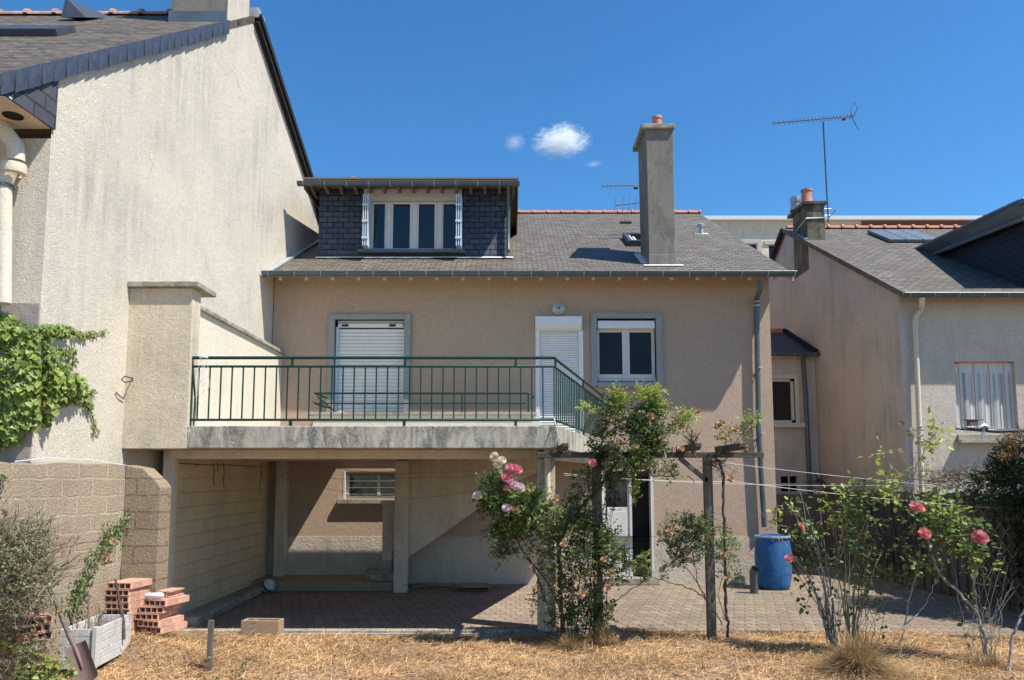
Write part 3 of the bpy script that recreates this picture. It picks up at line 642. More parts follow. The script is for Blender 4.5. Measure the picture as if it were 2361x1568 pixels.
# garage side wall with white end, pillars
mb = MB(); mb.box(-4.76, -4.57, 10.60, W-.004, -.2, SB-.004); mb.build('side_wall', M['paintblock'], bal)
mb = MB(); mb.box(-4.74, -4.575, 10.50, 10.598, -.2, SB-.004); mb.build('wall_end', M['pale'], bal)
mb = MB(); mb.box(at(633,1200,14.45).x, at(656,1200,14.45).x, 14.45, W-.014, .17, SB-.004); mb.build('pillar', M['cream'], bal, bevel=.006)
mb = MB(); mb.box(at(910,1200,13.66).x, at(940,1200,13.66).x, 13.62, 13.83, 0, 2.28-.002); mb.build('pillar', M['cream'], bal, bevel=.006)
cx0, cx1 = at(1239,1200,10.4).x, at(1280,1200,10.4).x
mb = MB(); mb.box(cx0, cx1, 10.36, 10.60, -.1, 2.238); mb.build('pillar', M['cream'], bal, bevel=.006)
mb = MB(); c = at(1262, 1100, 10.3); mb.tube([(c.x,10.30,SB),(c.x,10.30,2.2),(c.x,10.30,1.36),(c.x,10.30,.0)], .04, 14); mb.lathe([(.04,0),(.052,0),(.052,.04),(.04,.04)], (c.x,10.30,1.33), 14); mb.build('drain_pipe', M['pale'], bal, smooth=True)
mb = MB(); x0 = at(882,1200,13.96).x; mb.box(x0, at(912,1200,13.96).x+.05, 13.96, 14.2, .3, 1.50); mb.box(x0-.04, x0+.4, 13.93, 14.24, 1.502, 1.57); mb.build('stair_pier', M['cream'], bal, bevel=.005)
# stair rising behind a closed string
mb = MB(); sx0, sz0 = at(942,1285,13.84).x, at(942,1285,13.84).z; sx1, sz1 = at(1190,1112,13.84).x, at(1190,1112,13.84).z; ex = at(1242,1078,13.84).x
mb.prism([(at(938,1200,13.84).x,13.84,sz0-.03),(sx1,13.84,sz1),(ex-.06,13.84,sz1+.16),(ex,13.84,2.279),(at(938,1200,13.84).x,13.84,2.279)], (0,.10,0)); mb.build('stair_string', M['cream'], bal)
ns = 14; rise = (2.60-.17)/ns; run = (OX1+2.60)/(ns-1); mb = MB()
for k in range(ns-1):
    x = -2.62+k*run; z = .17+(k+1)*rise; zl = max(.172, z-rise-.02)
    mb.box(x, x+run+.03, 13.945, OY1-.01, zl if k > 2 else .172, z)
mb.build('stair_steps', M['coping'], bal, bevel=.006)
mb = MB(); mb.box(-2.50, -1.9, 13.845, 13.94, .172, .345); mb.build('stair_cheek', M['coping'], bal)
# curb round the stair well
mb = MB(); zc = at(1000, 951, 13.80).z; c0, c1 = at(722,960,13.80).x, at(1236,960,13.80).x
mb.box(c0, c1, 13.80, 13.925, ST-.01, zc-.05); mb.box(c0, c0+.14, 13.927, W-.004, ST-.01, zc-.05); mb.build('curb', M['pale'], bal)
mb = MB(); mb.box(c0-.12, c1+.01, 13.76, 13.96, zc-.048, zc); mb.build('curb_coping', M['coping'], bal, bevel=.006)
# railings
G = M['green']; RYF = YF+.07
zt, z2, zb = at(900,825,RYF).z, at(900,845,RYF).z, at(900,968,RYF).z
xl, xr = at(443,845,RYF).x, DXR(RYF)-.05
ye = W-.05; xe = DXR(ye)-.05
rail = MB(); rail.tube([(xl,RYF,zt),(xr,RYF,zt),(xe,ye,zt)], .021, 10); rail = rail.build('railing', G, bal, smooth=True)
mb = MB(); mb.tube([(xl,RYF,z2),(xr,RYF,z2),(xe,ye,z2)], .016, 8); mb.build('rail_bar', G, rail, smooth=True)
mb = MB(); mb.tube([(xl-.02,RYF,zb),(xr,RYF,zb),(xe,ye,zb)], .016, 8); mb.build('rail_bar', G, rail, smooth=True)
bb = MB(); bb.box(-.008,.008,-.008,.008,zb,z2); bproto = None
def baluster(x, y):
    global bproto
    if bproto is None:
        bproto = bb.build('baluster', G, None); bproto.parent = rail; bproto.location = Vector((x,y,0)) - origin(rail)
        return
    c = bproto.copy(); COL.objects.link(c); c.parent = rail; c.location = Vector((x,y,0)) - origin(rail)
x = at(457,900,RYF).x; nb = int(round((xr-x)/.1445)); stp = (xr-x)/nb
for k in range(nb+1): baluster(x+k*stp, RYF)
ns_ = 33
for k in range(1, ns_): t = k/ns_; baluster(xr+(xe-xr)*t, RYF+(ye-RYF)*t)
for px in (672, 933, 1189):
    X_ = at(px, 900, RYF).x; mb = MB(); mb.box(X_-.014,X_+.014,RYF-.014,RYF+.014,z2,zt); mb.box(X_-.018,X_+.018,RYF-.018,RYF+.018,ST,zb); mb.build('rail_post', G, rail)
mb = MB(); mb.tube([(xl,RYF,zt),(xl+.004,RYF,z2),(xl,RYF,ST)], .014, 6); mb.build('rail_post', G, rail); mb = MB(); mb.tube([(xl,RYF,z2),(xl+.05,RYF+.01,zb+.3),(xl+.05,RYF,ST)], .010, 6); mb.build('rail_post', G, rail)
for t in (.02, .5, .98):
    X_, Y_ = xr+(xe-xr)*t, RYF+(ye-RYF)*t; mb = MB(); mb.box(X_-.014,X_+.014,Y_-.014,Y_+.014,z2,zt); mb.box(X_-.016,X_+.016,Y_-.016,Y_+.016,ST,zb); mb.build('rail_post', G, rail)
# stair-well rail on the curb
yr = 13.86; za = at(1000,907,yr).z; zm = at(1000,930,yr).z; xa, xb = at(725,910,yr).x, at(1215,910,yr).x
wr = MB(); wr.tube([(xa+.03,W-.04,za),(xa,yr,za),(xb,yr,za),(xb+.09,yr,za-.01),(xb+.125,yr,za-.06),(xb+.08,yr,za-.105)], .019, 8); wr = wr.build('well_rail', G, bal, smooth=True)
mb = MB(); mb.tube([(xa,W-.04,zm),(xa,yr,zm),(xb-.03,yr,zm)], .014, 8); mb.build('rail_bar', G, wr)
mb = MB(); mb.tube([(xa+.18,14.6,zm-.05),(xa-.02,yr,zm+.02)], .014, 8); mb.tube([(xa+.2,14.5,za-.25),(xa+.02,14.0,za-.05)], .014, 8); mb.build('hand_rail', G, wr)
for px in (740, 1065, 1218):
    X_ = at(px,940,yr).x; mb = MB(); mb.box(X_-.014,X_+.014,yr-.014,yr+.014,zc,za); mb.build('rail_post', G, wr)
# white cord knots on the rails
mb = MB()
for px in (350, 730+0): pass

# ------------------------------------------------------------------ the neighbour on the left
GN = Vector((1, -.064, 0)).normalized(); GP = Vector((-4.96, 9.8, 0))
def ong(px, py): return atp(px, py, GP, GN)
nl = thing('neighbour_house', 'tall cream roughcast gable with mossy slate roof at the left edge', 'house', (-5, 10, 0))
gA = ong(100, 600); y_n = gA.y; gB = ong(108, 152); gC = ong(540, 66); gD = ong(583, 38); gE = ong(735, 500)
sl_ = (gD.z-gB.z)/(gD.y-gB.y); sr = (gE.z-gD.z)/(gE.y-gD.y); yf = gD.y + (gD.z-5.6)/-sr
def gp(y, z, off=0): return Vector((GX(y)+off, y, z))
mb = MB(); yc0, yc1 = ong(524, 40).y, ong(574, 40).y
poly = [gp(y_n, -.3), gp(y_n, gB.z+(y_n-gB.y)*sl_), gp(yc0, gB.z+(yc0-gB.y)*sl_), gp(yc0, gD.z+2.2), gp(yc1, gD.z+2.2), gp(yc1, gB.z+(yc1-gB.y)*sl_), gp(gD.y, gD.z), gp(yf, 5.6), gp(yf, -.3)]
mb.quad(*poly[::-1]); mb.quad(gp(y_n,-.3), gp(y_n,5.7), Vector((-14,y_n,5.7)), Vector((-14,y_n,-.3)))
mb.build('wall', M['gable'], nl)
# grey rendered base strip on the corner
mb = MB(); zg = at(60, 700, y_n-.02).z
mb.prism([Vector((-14,y_n-.03,-.3)), gp(y_n-.03,-.3,.004), gp(y_n-.03,zg,.004), Vector((-14,y_n-.03,zg+.12))], (0,.028,0)); mb.build('base_render', M['gable_grey'], nl)
mb = MB(); th = .12; eY = y_n-.72
zr = lambda y: gB.z + (y-gB.y)*sl_
mb.prism([gp(eY,zr(eY)+.02,.02), gp(gD.y,gD.z+.02,.02), gp(yf+.4,5.6+.02+sr*.4,.02), gp(yf+.4,5.6-.1+sr*.4,.02), gp(gD.y,gD.z-.10,.02), gp(eY,zr(eY)-.10,.02)], (-9.5,0,0))
nroof = mb.build('roof', M['slate2'], nl)
mb = MB()      # slates hung along the verge, one beside the other
n = 26; P0 = gp(eY-.1, zr(eY-.1)); P1 = gp(yc0, zr(yc0)); d = (P1-P0); Ln = d.length; d.normalize(); dn = Vector((0,0,-1))
for k in range(n):
    a = P0 + d*(Ln*k/n-.012); b = P0 + d*(Ln*(k+1)/n+.012); o = .03+.004*(k % 2); j = rnd.uniform(-.02,.02)
    mb.prism([a+GN*o+Vector((0,0,.05)), b+GN*o+Vector((0,0,.05)), b+GN*(o+.012)+dn*(.19+j)-d*.03, a+GN*(o+.03)+dn*(.19+j)-d*.03], GN*.008)
mb.build('verge_slates', M['slatenew'], nl)
mb = MB(); a = gp(gD.y+.05, gD.z+.06, .06); b = gp(yf+.4, 5.6+.06+sr*.4, .06); mb.bar(a, b, .16, .10); mb.bar(a+Vector((0,0,-.12)), b+Vector((0,0,-.12)), .08, .08); mb.build('verge_board', M['dark'], nl)
mb = MB(); a = ong(590,32); mb.box(a.x-.2,a.x+.09,a.y-.12,a.y+.25,a.z-.13,a.z+.05); mb.build('ridge_cap', M['zinclight'], nl)
# boxed eave: slate clad end and cream soffit
zs = ong(108, 290).z; mb = MB(); rows = 5
top = lambda y: zr(y)-.16
p = [gp(y_n+.02, top(y_n), .012), gp(y_n+.02, zs, .012), gp(eY, zs, .012), gp(eY, top(eY), .012)]
mb.prism(p, GN*.02); mb.build('eave_cladding', slate('eave_slates', (.05,.06,.08), (.035,.04,.055), .17, .34, 'yz', lichen=(.10,.11,.12), lf=.1, jag=0), nl)
mb = MB(); mb.box(-14, GX(y_n)-.01, eY+.02, y_n-.004, zs, zs+.02); mb.build('soffit', M['pale'], nl)
v = at(30, 267, Z=zs-.004); mb = MB(); mb.lathe([(.10,0),(.10,-.006),(.085,-.008),(.08,.0),(0,.002)], v, 18); mb.build('soffit_vent', M['dark'], nl)
# chimney on the gable
mb = MB(); zt = gD.z+2.2
poly = [gp(yc0, zr(yc0)-.5, -.003), gp(yc1, gD.z-.8, -.003), gp(yc1, zt, -.003), gp(yc0, zt, -.003)]
mb.prism(poly, (-.95,0,0)); nc = mb.build('chimney', M['chimney'], nl)
mb = MB(); mb.box(GX(yc0)-.97, GX(yc0)+.0, yc0-.05, yc0-.004, zr(yc0)-.1, zr(yc0)+.18); mb.build('chimney_flashing', M['zincroof'], nc)
mb = MB(); q0 = gp(yc0-.0, gD.z-.75, .004); mb.prism([gp(yc0+.02, 2.6, .0), gp(yc1-.02, 2.6, .0), gp(yc1-.02, gD.z-.7, .0), gp(yc0+.02, zr(yc0)-.3, .0)], GN*.012) if False else None
# ridge tiles
mb = MB(); x = GX(gD.y)-1.0; ryy = gD.y; rzz = gD.z
while x > -13:
    for x0_, x1_, r in ((x, x-.52, .09), (x-.46, x-.53, .13)):
        A = [pi*k/6 for k in range(7)]; s0_ = [(x0_, ryy+r*cos(a), rzz+.0+r*sin(a)) for a in A]; s1_ = [(x1_, ryy+r*cos(a), rzz+.0+r*sin(a)) for a in A]
        mb.add(s0_+s1_, [(j, j+1, j+8, j+7) for j in range(6)] + [tuple(range(6,-1,-1)), tuple(range(7,14))])
    x -= .52
mb.build('ridge_tiles', M['terrag'], nroof)
# triangular vent and a flat roof light
NRN = Vector((0,-sl_,1)).normalized(); NRP = gp(y_n, zr(y_n)+.02)
v = atp(148, 48, NRP, NRN); mb = MB(); mb.add([v+Vector((0,-.1,0)), v+Vector((.42,-.1,.0)), v+Vector((.0,.0,.42)), v+Vector((.42,.75,.52)), v+Vector((0,.7,.45))], [(0,1,2),(1,3,2),(2,3,4),(0,2,4)]); mb.build('roof_vent', M['slatenew'], nl)
v = atp(-30, 84, NRP, NRN); u2 = Vector((0,1,sl_)).normalized(); mb = MB(); o1 = v
vs = [o1 + Vector((x_,0,0)) + u2*s_ + NRN*h for h in (0,.1) for x_, s_ in ((0,0),(1.0,0),(1.0,.55),(0,.55))]
mb.add(vs, [(0,3,2,1),(4,5,6,7),(0,1,5,4),(1,2,6,5),(2,3,7,6),(3,0,4,7)]); mb.build('roof_window', M['slatenew'], nl)
# big cream downpipe with hopper
Yp = y_n-.16; P_ = lambda px, py: at(px, py, Yp)
mb = MB(); mb.tube([P_(-30,265), P_(-2,285), P_(22,318), P_(36,338), P_(37,352), P_(37,372)], .085, 14); mb.lathe([(.12,.03),(.125,-.02),(.12,-.07),(.085,-.09)], P_(32,385), 16)
mb.tube([P_(30,384), P_(12,418), P_(10,432), P_(8,700)], .075, 14); nd = mb.build('downpipe', M['pale'], nl, smooth=True)
mb = MB(); mb.lathe([(.078,0),(.088,0),(.088,.03),(.078,.03)], P_(11,432), 14); mb.build('pipe_collar', M['zinc'], nd)

# ------------------------------------------------------------------ the neighbour on the right
nr = thing('neighbour_house', 'stained pink neighbour house with slate roof, dormer and shuttered window at the right', 'house', (9, 16, 0))
NX, NY = 7.80, 15.25
NEY = NY-.35; NEZ = at(2078, 676, NEY).z+.03; rr = at(1805, 527, X=NX-.1); NRY, NRZ = rr.y, rr.z
ns2 = (NRZ-NEZ)/(NRY-NEY); nrz = lambda y: NEZ+ns2*(y-NEY) if y < NRY else NRZ-ns2*(y-NRY)
mb = MB(); mb.quad((NX,NY,-.3),(NX,NY,nrz(NY)-.06),(NX,NRY,NRZ-.06),(NX,27,nrz(27)-.06),(NX,27,-.3)); mb.build('gable_wall', M['pinkdirty'], nr)
w0, w1, w2, w3 = at(2203,900,NY).x, at(2343,900,NY).x, at(2270,992,NY).z, at(2270,833,NY).z
mb = MB(); mb.holed(NX-.002, 14, -.3, NEZ+.1, NY, .16, [(w0,w1,w2,w3)]); mb.build('wall', M['pink'], nr)
mb = MB(); mb.prism([(NX-.10,NEY,NEZ),(NX-.10,NRY,NRZ),(NX-.10,27.4,nrz(27.4)),(NX-.10,27.4,nrz(27.4)-.08),(NX-.10,NRY,NRZ-.09),(NX-.10,NEY,NEZ-.08)], (8,0,0)); nro = mb.build('roof', M['slate'], nr)
mb = MB(); mb.bar((NX-.115,NEY,NEZ-.045),(NX-.115,NRY,NRZ-.045),.026,.11); mb.build('verge_board', M['fence'], nr)
mb = MB(); mb.bar((NX-.12,NRY,NRZ-.04),(NX-.12,27.4,nrz(27.4)-.04),.06,.16); mb.build('verge_board', M['dark'], nr)
gt = gutter(NX-.12, 14, NEY-.06, NEZ-.05, .075, .48, nr)
mb = MB(); x = NX
while x < 15.5:
    for x0_, x1_, r in ((x, x+.40, .085), (x+.34, x+.41, .12)):
        A = [pi*k/6 for k in range(7)]; s0_ = [(x0_, NRY+r*cos(a), NRZ+r*sin(a)) for a in A]; s1_ = [(x1_, NRY+r*cos(a), NRZ+r*sin(a)) for a in A]
        mb.add(s0_+s1_, [(j, j+1, j+8, j+7) for j in range(6)] + [tuple(range(6,-1,-1)), tuple(range(7,14))])
    x += .40
mb.build('ridge_tiles', M['terra'], nro)
# shutters, reveal, sill
mb = MB()
n = 8
for k in range(n):
    a = w0+(w1-w0)*k/n; b = w0+(w1-w0)*(k+1)/n; o = .05*(k % 2) if k not in (3,4) else .02
    mb.prism([(a+.004,NY+.10,w2-.09),(b-.004,NY+.10-.02*((k % 2)*2-1),w2-.09),(b-.004,NY+.10-.02*((k % 2)*2-1),w3-.03),(a+.004,NY+.10,w3-.03)], (0,.012,0))
shu = mb.build('metal_shutter', M['whitewood'], nr)
mb = MB()
for k in range(n):
    a = w0+(w1-w0)*(k+.5)/n
    for j in range(34):
        z = w2+.05+j*.033; wd = .045 if k in (1,6) else .02; mb.box(a-wd/2, a+wd/2, NY+.072, NY+.08, z, z+.013)
mb.build('louvre_slots', M['zinc'], shu)
mb = MB(); mb.box(w0-.04, w1+.05, NY-.16, NY+.15, w2-.26, w2-.20); mb.box(w0-.02, w1, NY-.05, NY+.10, w2-.198, w2-.09); mb.build('window_sill', M['coping'], nr, bevel=.006)
# cream downpipe
P_ = lambda px, py: at(px, py, NY-.1)
mb = MB(); mb.tube([at(2126,686,NEY-.05), at(2126,700,NEY-.02), P_(2124,712), P_(2111,730), P_(2110,745), P_(2126,1150)], .05, 12); nd = mb.build('downpipe', M['pale'], nr, smooth=True)
for py in (742, 990):
    c = P_(2110+(py-745)*.0395, py); mb = MB(); mb.lathe([(.052,0),(.062,0),(.062,.03),(.052,.03)], c, 12); mb.build('pipe_collar', M['pale'], nd)
# chimney
CX0, CX1 = NX+.02, at(1905,530,20.0).x
q = atp(1862, 553, Vector((0,NEY,NEZ)), Vector((0,-ns2,1)).normalized()); cy = q.y; CX0 = q.x; CX1 = at(1904,553,cy).x; czt = at(1880,472,cy).z
mb = MB(); mb.box(CX0, CX1, cy, cy+1.0, NRZ-1.6, czt); c2 = mb.build('chimney', M['chimneyR'], nr, bevel=.01)
mb = MB(); mb.box(CX0-.10, CX1+.05, cy-.06, cy+1.15, czt+.002, czt+.09); mb.build('chimney_cap', M['chimneyR'], c2, bevel=.012)
mb = MB(); pz = at(1866,430,cy+.25); mb.lathe([(.19,-.42),(.14,-.30),(.13,-.06),(.15,-.05),(.15,0),(.11,0),(.1,-.2)], (CX0+.12, cy+.25, czt+.50), 18); mb.build('chimney_pot', M['terra'], c2, smooth=True)
mb = MB(); mb.lathe([(.15,-.36),(.12,-.14),(.14,-.13),(.14,.02),(0,.04)], (CX0-.0, cy+.75, czt+.46), 18); mb.build('chimney_pot', M['zinclight'], c2, smooth=True)
mb = MB(); zz = czt-.38; mb.tube([(CX0-.015,cy+.9,zz-.12),(CX0-.015,cy-.015,zz+.0),(CX1+.1,cy-.02,zz+.02),(CX1+.25,cy-.1,zz+.2)], .02, 5); mb.bar((CX0-.03,cy-.04,nrz(cy)-.0),(CX0-.03,cy+1.0,nrz(cy+1.0)-.0),.08,.05); mb.build('strap', M['zinclight'], c2)
# flat glass roof window
mb = MB(); NN = Vector((0,-ns2,1)).normalized(); v = atp(2050,560,Vector((0,NEY,NEZ)),NN); vt = atp(2000,541,Vector((0,NEY,NEZ)),NN); uu = Vector((0,1,ns2)).normalized(); Lh = 1.35
for k in range(3):
    o1 = v + Vector((k*.44,0,0)); vs = [o1+Vector((x_,0,0))+uu*s_+NN*h for h in (.02,.10) for x_, s_ in ((0,0),(.42,0),(.42,Lh),(0,Lh))]; mb.add(vs, [(0,3,2,1),(4,5,6,7),(0,1,5,4),(1,2,6,5),(2,3,7,6),(3,0,4,7)])
mb.build('roof_window', M['zincroof'], nr, bevel=.01)
# dormer with zinc roof
dxx = at(2344,600,NY+.3).x-.05; dY0 = NEY+.55
zt0 = at(2344,475,NY+.0).z
dxx = 10.35; ztop = at(2349,470,Y=(dxx-.25)*FPX/1170).z
ydb = NEY+(ztop-NEZ)/ns2
a_ = atp(2115,572,Vector((dxx-.3,0,0)),Vector((1,0,0))); b_ = atp(2349,465,Vector((dxx-.3,0,0)),Vector((1,0,0)))
mb = MB(); mb.quad((dxx,b_.y+.35,nrz(b_.y+.35)-.1),(dxx,b_.y+.35,b_.z-.22),(dxx,a_.y+.6,a_.z-.15),(dxx,a_.y+.6,nrz(a_.y+.6)-.1)); mb.quad((dxx,b_.y+.35,NEZ),(14,b_.y+.35,NEZ),(14,b_.y+.35,b_.z-.22),(dxx,b_.y+.35,b_.z-.22))
nrd = mb.build('dormer', M['slatecheek'], nr)
mb = MB(); Av = Vector((dxx-.3,a_.y+.2,a_.z)); Bv = Vector((dxx-.3,b_.y,b_.z))
mb.prism([Av, Bv, Bv+Vector((4,0,.25)), Av+Vector((4,0,.25))], (0,0,.05)); mb.prism([Av+Vector((.02,0,-.005)),Bv+Vector((.02,0,-.005)),Bv+Vector((.22,.02,-.30)),Av+Vector((.22,0,-.22))], (.03,0,.0))
mb.tube([Av+Vector((.16,0,-.24)),Bv+Vector((.16,.1,-.30))], .05, 8)
for k in range(5):
    p_ = Av.lerp(Bv, .12+k*.2); mb.bar(p_+Vector((0,0,.06)), p_+Vector((.2,0,-.24)), .03, .02)
mb.build('dormer_roof', M['zincroof'], nrd)
gutter(dxx-.32, 14, b_.y-.05, b_.z+.02, .09, .6, nrd)

# link building between the two
lk = thing('link_building', 'small pink link building with dark tiled roof and one window between the houses', 'building', (6.4, 19.5, 0))
LY = 19.55; LZ = at(1830, 822, LY-.1).z; lx1 = NX-.03
ww = (at(1775,900,LY).x, at(1832,900,LY).x, at(1810,975,LY).z, at(1810,873,LY).z)
v1 = (at(1800,1100,LY).x, at(1838,1100,LY).x, at(1820,1133,LY).z, at(1820,1098,LY).z)
mb = MB(); mb.holed(HXR+.01, lx1, -.2, LZ, LY, .18, [ww, v1]); mb.build('wall', M['pink'], lk)
rt = at(1850, 783, LY+1.4); mb = MB(); rzz = LZ+.85
mb.prism([(HXR+.02,LY-.15,LZ+.05),(lx1,LY-.15,LZ+.05),(lx1-.35,LY+1.2,rzz),(HXR+.02,LY+1.2,rzz)], (0,.02,.05)); lkr = mb.build('roof', M['slatenew'], lk)
mb = MB(); mb.bar((lx1-.04,LY-.2,LZ+.10),(lx1-.32,LY+1.25,rzz+.08),.10,.12); mb.build('verge_board', M['dark'], lk)
mb = MB(); mb.tube([(HXR+.02,LY+1.2,rzz+.04),(lx1-.4,LY+1.2,rzz+.04)], .09, 8); mb.build('ridge_tiles', M['terra'], lkr)
gutter(HXR+.02, lx1+.02, LY-.24, LZ+.06, .08, .5, lk)
mb = MB(); x = at(1857,900,LY-.1).x; mb.tube([(x-.05,LY-.2,LZ),(x-.03,LY-.1,LZ-.15),(x,LY-.1,LZ-.9),(x+.03,LY-.1,0)], .055, 10); mb.build('downpipe', M['zinc'], lk, smooth=True)
mb = MB(); a,b,c,d = ww; mb.box(a,b+.10,LY-.02,LY+.02,d,d+.10); mb.box(b,b+.10,LY-.02,LY+.1,c,d); mb.box(a,b+.2,LY-.12,LY+.1,c-.12,c-.003); lw = mb.build('window', M['pale'], lk)
mb = MB(); mb.box(a,b-.004,LY+.05,LY+.1,d-.07,d); mb.box(a,b-.004,LY+.05,LY+.1,c,c+.07); mb.box(b-.08,b-.004,LY+.05,LY+.1,c,d); mb.build('window_frame', M['whitewood'], lw)
mb = MB(); mb.quad((a,LY+.08,c),(b,LY+.08,c),(b,LY+.08,d),(a,LY+.08,d)); mb.build('pane', M['glass'], lw)
a,b,c,d = v1; mb = MB(); mb.quad((a,LY+.12,c),(b,LY+.12,c),(b,LY+.12,d),(a,LY+.12,d)); gv = mb.build('vent_opening', M['dark'], lk)
mb = MB(); mb.box(a,b,LY,LY+.04,(c+d)/2-.015,(c+d)/2+.015); mb.box((a+b)/2-.015,(a+b)/2+.015,LY-.003,LY+.04,c,d); mb.build('vent_bars', M['pale'], gv)

# apartment block far behind
AY = 42
ab = thing('apartment_building', 'long low cream and brick-red flat-roofed block far behind the roofs', 'building', (18, AY, 0))
az = at(1700,510,AY).z; ax0, ax1, ax2 = at(1600,510,AY).x, at(1986,510,AY).x, at(2500,510,AY).x
mb = MB(); h1 = (at(1716,590,AY).x, at(1746,590,AY).x, at(1740,640,AY).z, at(1740,562,AY).z); h2 = (at(1773,590,AY).x, at(1800,590,AY).x, at(1740,640,AY).z, at(1740,564,AY).z)
mb.holed(ax0-14, ax1, 0, az, AY, .3, [h1,h2]); mb.build('wall', M['apt'], ab)
mb = MB(); mb.box(ax1+.005, ax2, AY-.05, AY+3, 0, az); mb.build('brick_wall', M['redbrick'], ab)
for h in (h1,h2):
    mb = MB(); mb.quad((h[0],AY+.25,h[2]),(h[1],AY+.25,h[2]),(h[1],AY+.25,h[3]),(h[0],AY+.25,h[3])); f_ = mb.build('window', M['glass'], ab)
    mb = MB(); mb.box(h[0]-.25,h[1]+.25,AY-.06,AY-.003,h[3]+.003,h[3]+.2); mb.box(h[1]+.003,h[1]+.25,AY-.06,AY-.003,h[2],h[3]); mb.build('window_frame', M['beigewood'], f_)
mb = MB(); mb.box(ax0-14, ax2, AY-.3, AY+3, az+.003, az+.22); mb.build('parapet', M['white'], ab)

# ------------------------------------------------------------------ garden: walls, bricks, loose things
GZ = -.06
bw = thing('block_wall', 'rough grey-brown concrete block garden wall ending in a pier at the left', 'wall', (-5.1, 10.1, 0))
PY = 9.3; q0 = at(289, 1080, PY); q1 = at(372, 1130, PY); wt = at(289, 1074, PY).z
mb = MB(); d_ = Vector((-.24, -1, 0)); e_ = Vector((q0.x, PY, 0)) + d_*5.2
n = 26; V_ = [Vector((q0.x,PY,0))+d_*5.2*k/n for k in range(n+1)]; hz = [wt+.012*sin(k*1.7)+.012*sin(k*.6)+.02*k/n*2 for k in range(n+1)]
nrm_ = Vector((1,-.24,0)).normalized()
for k in range(n):
    a, b = V_[k], V_[k+1]; a2, b2 = a-nrm_*.2, b-nrm_*.2
    mb.quad(Vector((b.x,b.y,-.3)), Vector((a.x,a.y,-.3)), Vector((a.x,a.y,hz[k])), Vector((b.x,b.y,hz[k+1]))); mb.quad(Vector((b.x,b.y,hz[k+1])), Vector((a.x,a.y,hz[k])), Vector((a2.x,a2.y,hz[k]+.02)), Vector((b2.x,b2.y,hz[k+1]+.02)))
    mb.quad(Vector((a2.x,a2.y,-.3)), Vector((b2.x,b2.y,-.3)), Vector((b2.x,b2.y,hz[k+1]+.02)), Vector((a2.x,a2.y,hz[k]+.02)))
mb.build('wall', M['block'], bw)
mb = MB(); zq = at(372, 1117, PY).z; pr = [(q0.x+.003,PY-.01,-.3),(q1.x,PY-.01,-.3),(q1.x,PY-.01,zq-.04),(q1.x-.05,PY-.01,zq+.03),(q0.x+.22,PY-.01,wt-.03),(q0.x+.003,PY-.01,wt+.012)]
mb.prism(pr, (0,.30,0)); mb.build('pier', M['blockend'], bw, bevel=.015)
mb = MB(); mb.tube([V_[7]+Vector((-.1,0,hz[7]+.03)), V_[5]+Vector((-.12,0,hz[5]+.05)), V_[2]+Vector((-.1,0,hz[2]+.05)), V_[0]+Vector((.0,.1,hz[0]+.0))], .005, 6); tag(mb.build('cable', M['white']), 'white cable lying along the top of the block wall', 'cable')

def hollow_brick(Lx=.28, Ly=.42, H=.070):
    mb = MB(); t = .011
    mb.box(-Lx/2, Lx/2, 0, Ly, 0, t); mb.box(-Lx/2, Lx/2, 0, Ly, H-t, H)
    for k in range(5):
        x = -Lx/2 + k*(Lx-t)/4; mb.box(x+(.0005 if k in (0,) else 0), x+t-(.0005 if k == 4 else 0), .0008, Ly-.0008, t-.002, H-t+.002)
    mb.box(-Lx/2+t-.002, Lx/2-t+.002, .10, .112, t-.002, H-t+.002)
    for k in range(3): mb.box(-Lx/2+.04+k*.08, -Lx/2+.06+k*.08, .0004, Ly-.0004, H-.001, H+.0015)
    return mb
bproto_ = None
ordn = ['lowest', 'second', 'third', 'fourth', 'fifth', 'sixth', 'seventh', 'eighth', 'ninth', 'tenth', 'eleventh', 'topmost']
def place_brick(loc, rz, label, group, tilt=(0,0)):
    global bproto_
    if bproto_ is None:
        bproto_ = hollow_brick().build('hollow_brick', M['brick'], bevel=.0015); o = bproto_
    else:
        o = bproto_.copy(); COL.objects.link(o)
    o.location = loc; o.rotation_euler = (tilt[0], tilt[1], rz); tag(o, label, 'brick', group); return o
f0 = at(268, 1440, 8.74); nb_ = 11; zt_ = at(268, 1343, 8.74).z; hb = .074; BZ = zt_-nb_*hb
for k in range(nb_):
    lb = f'{ordn[k] if k < nb_-1 else "topmost"} hollow clay brick from the ground in the tall stack'
    place_brick((f0.x+rnd.uniform(-.012,.012)+(.02 if k == nb_-1 else 0), f0.y+rnd.uniform(-.01,.01), BZ+k*hb), radians(-6+rnd.uniform(-2,2)), lb, 'bricks of the tall stack')
f0 = at(340, 1440, 8.80); zt_ = at(340, 1383, 8.80).z; nb_ = 5; hb = .074; B2 = zt_-nb_*hb
for k in range(nb_):
    o = [.0,-.02,-.05,0,.03][k]; lb = f'{ordn[k] if k < nb_-1 else "topmost full"} hollow clay brick from the ground in the low stack'
    place_brick((f0.x+o+.03, f0.y+rnd.uniform(-.02,.02), B2+k*hb), radians([-18,-16,-6,-4,-14][k]), lb, 'bricks of the low stack')
mb = MB(); t = .011; ft = at(362, 1378, 8.9); z_ = B2+5*.074+.002
hbk = MB(); hbk.box(-.02,.15,0,.30,0,t); hbk.box(-.02,.15,0,.30,.07-t,.07); [hbk.box(x,x+t,0.001,.299,t-.002,.072-t) for x in (-.02,.045,.10)]
o = hbk.build('hollow_brick', M['brick']); o.location = (ft.x-.02, 8.95, z_); o.rotation_euler = (0,0,radians(-8)); tag(o, 'broken half brick lying on top of the low brick stack', 'brick', 'bricks of the low stack')
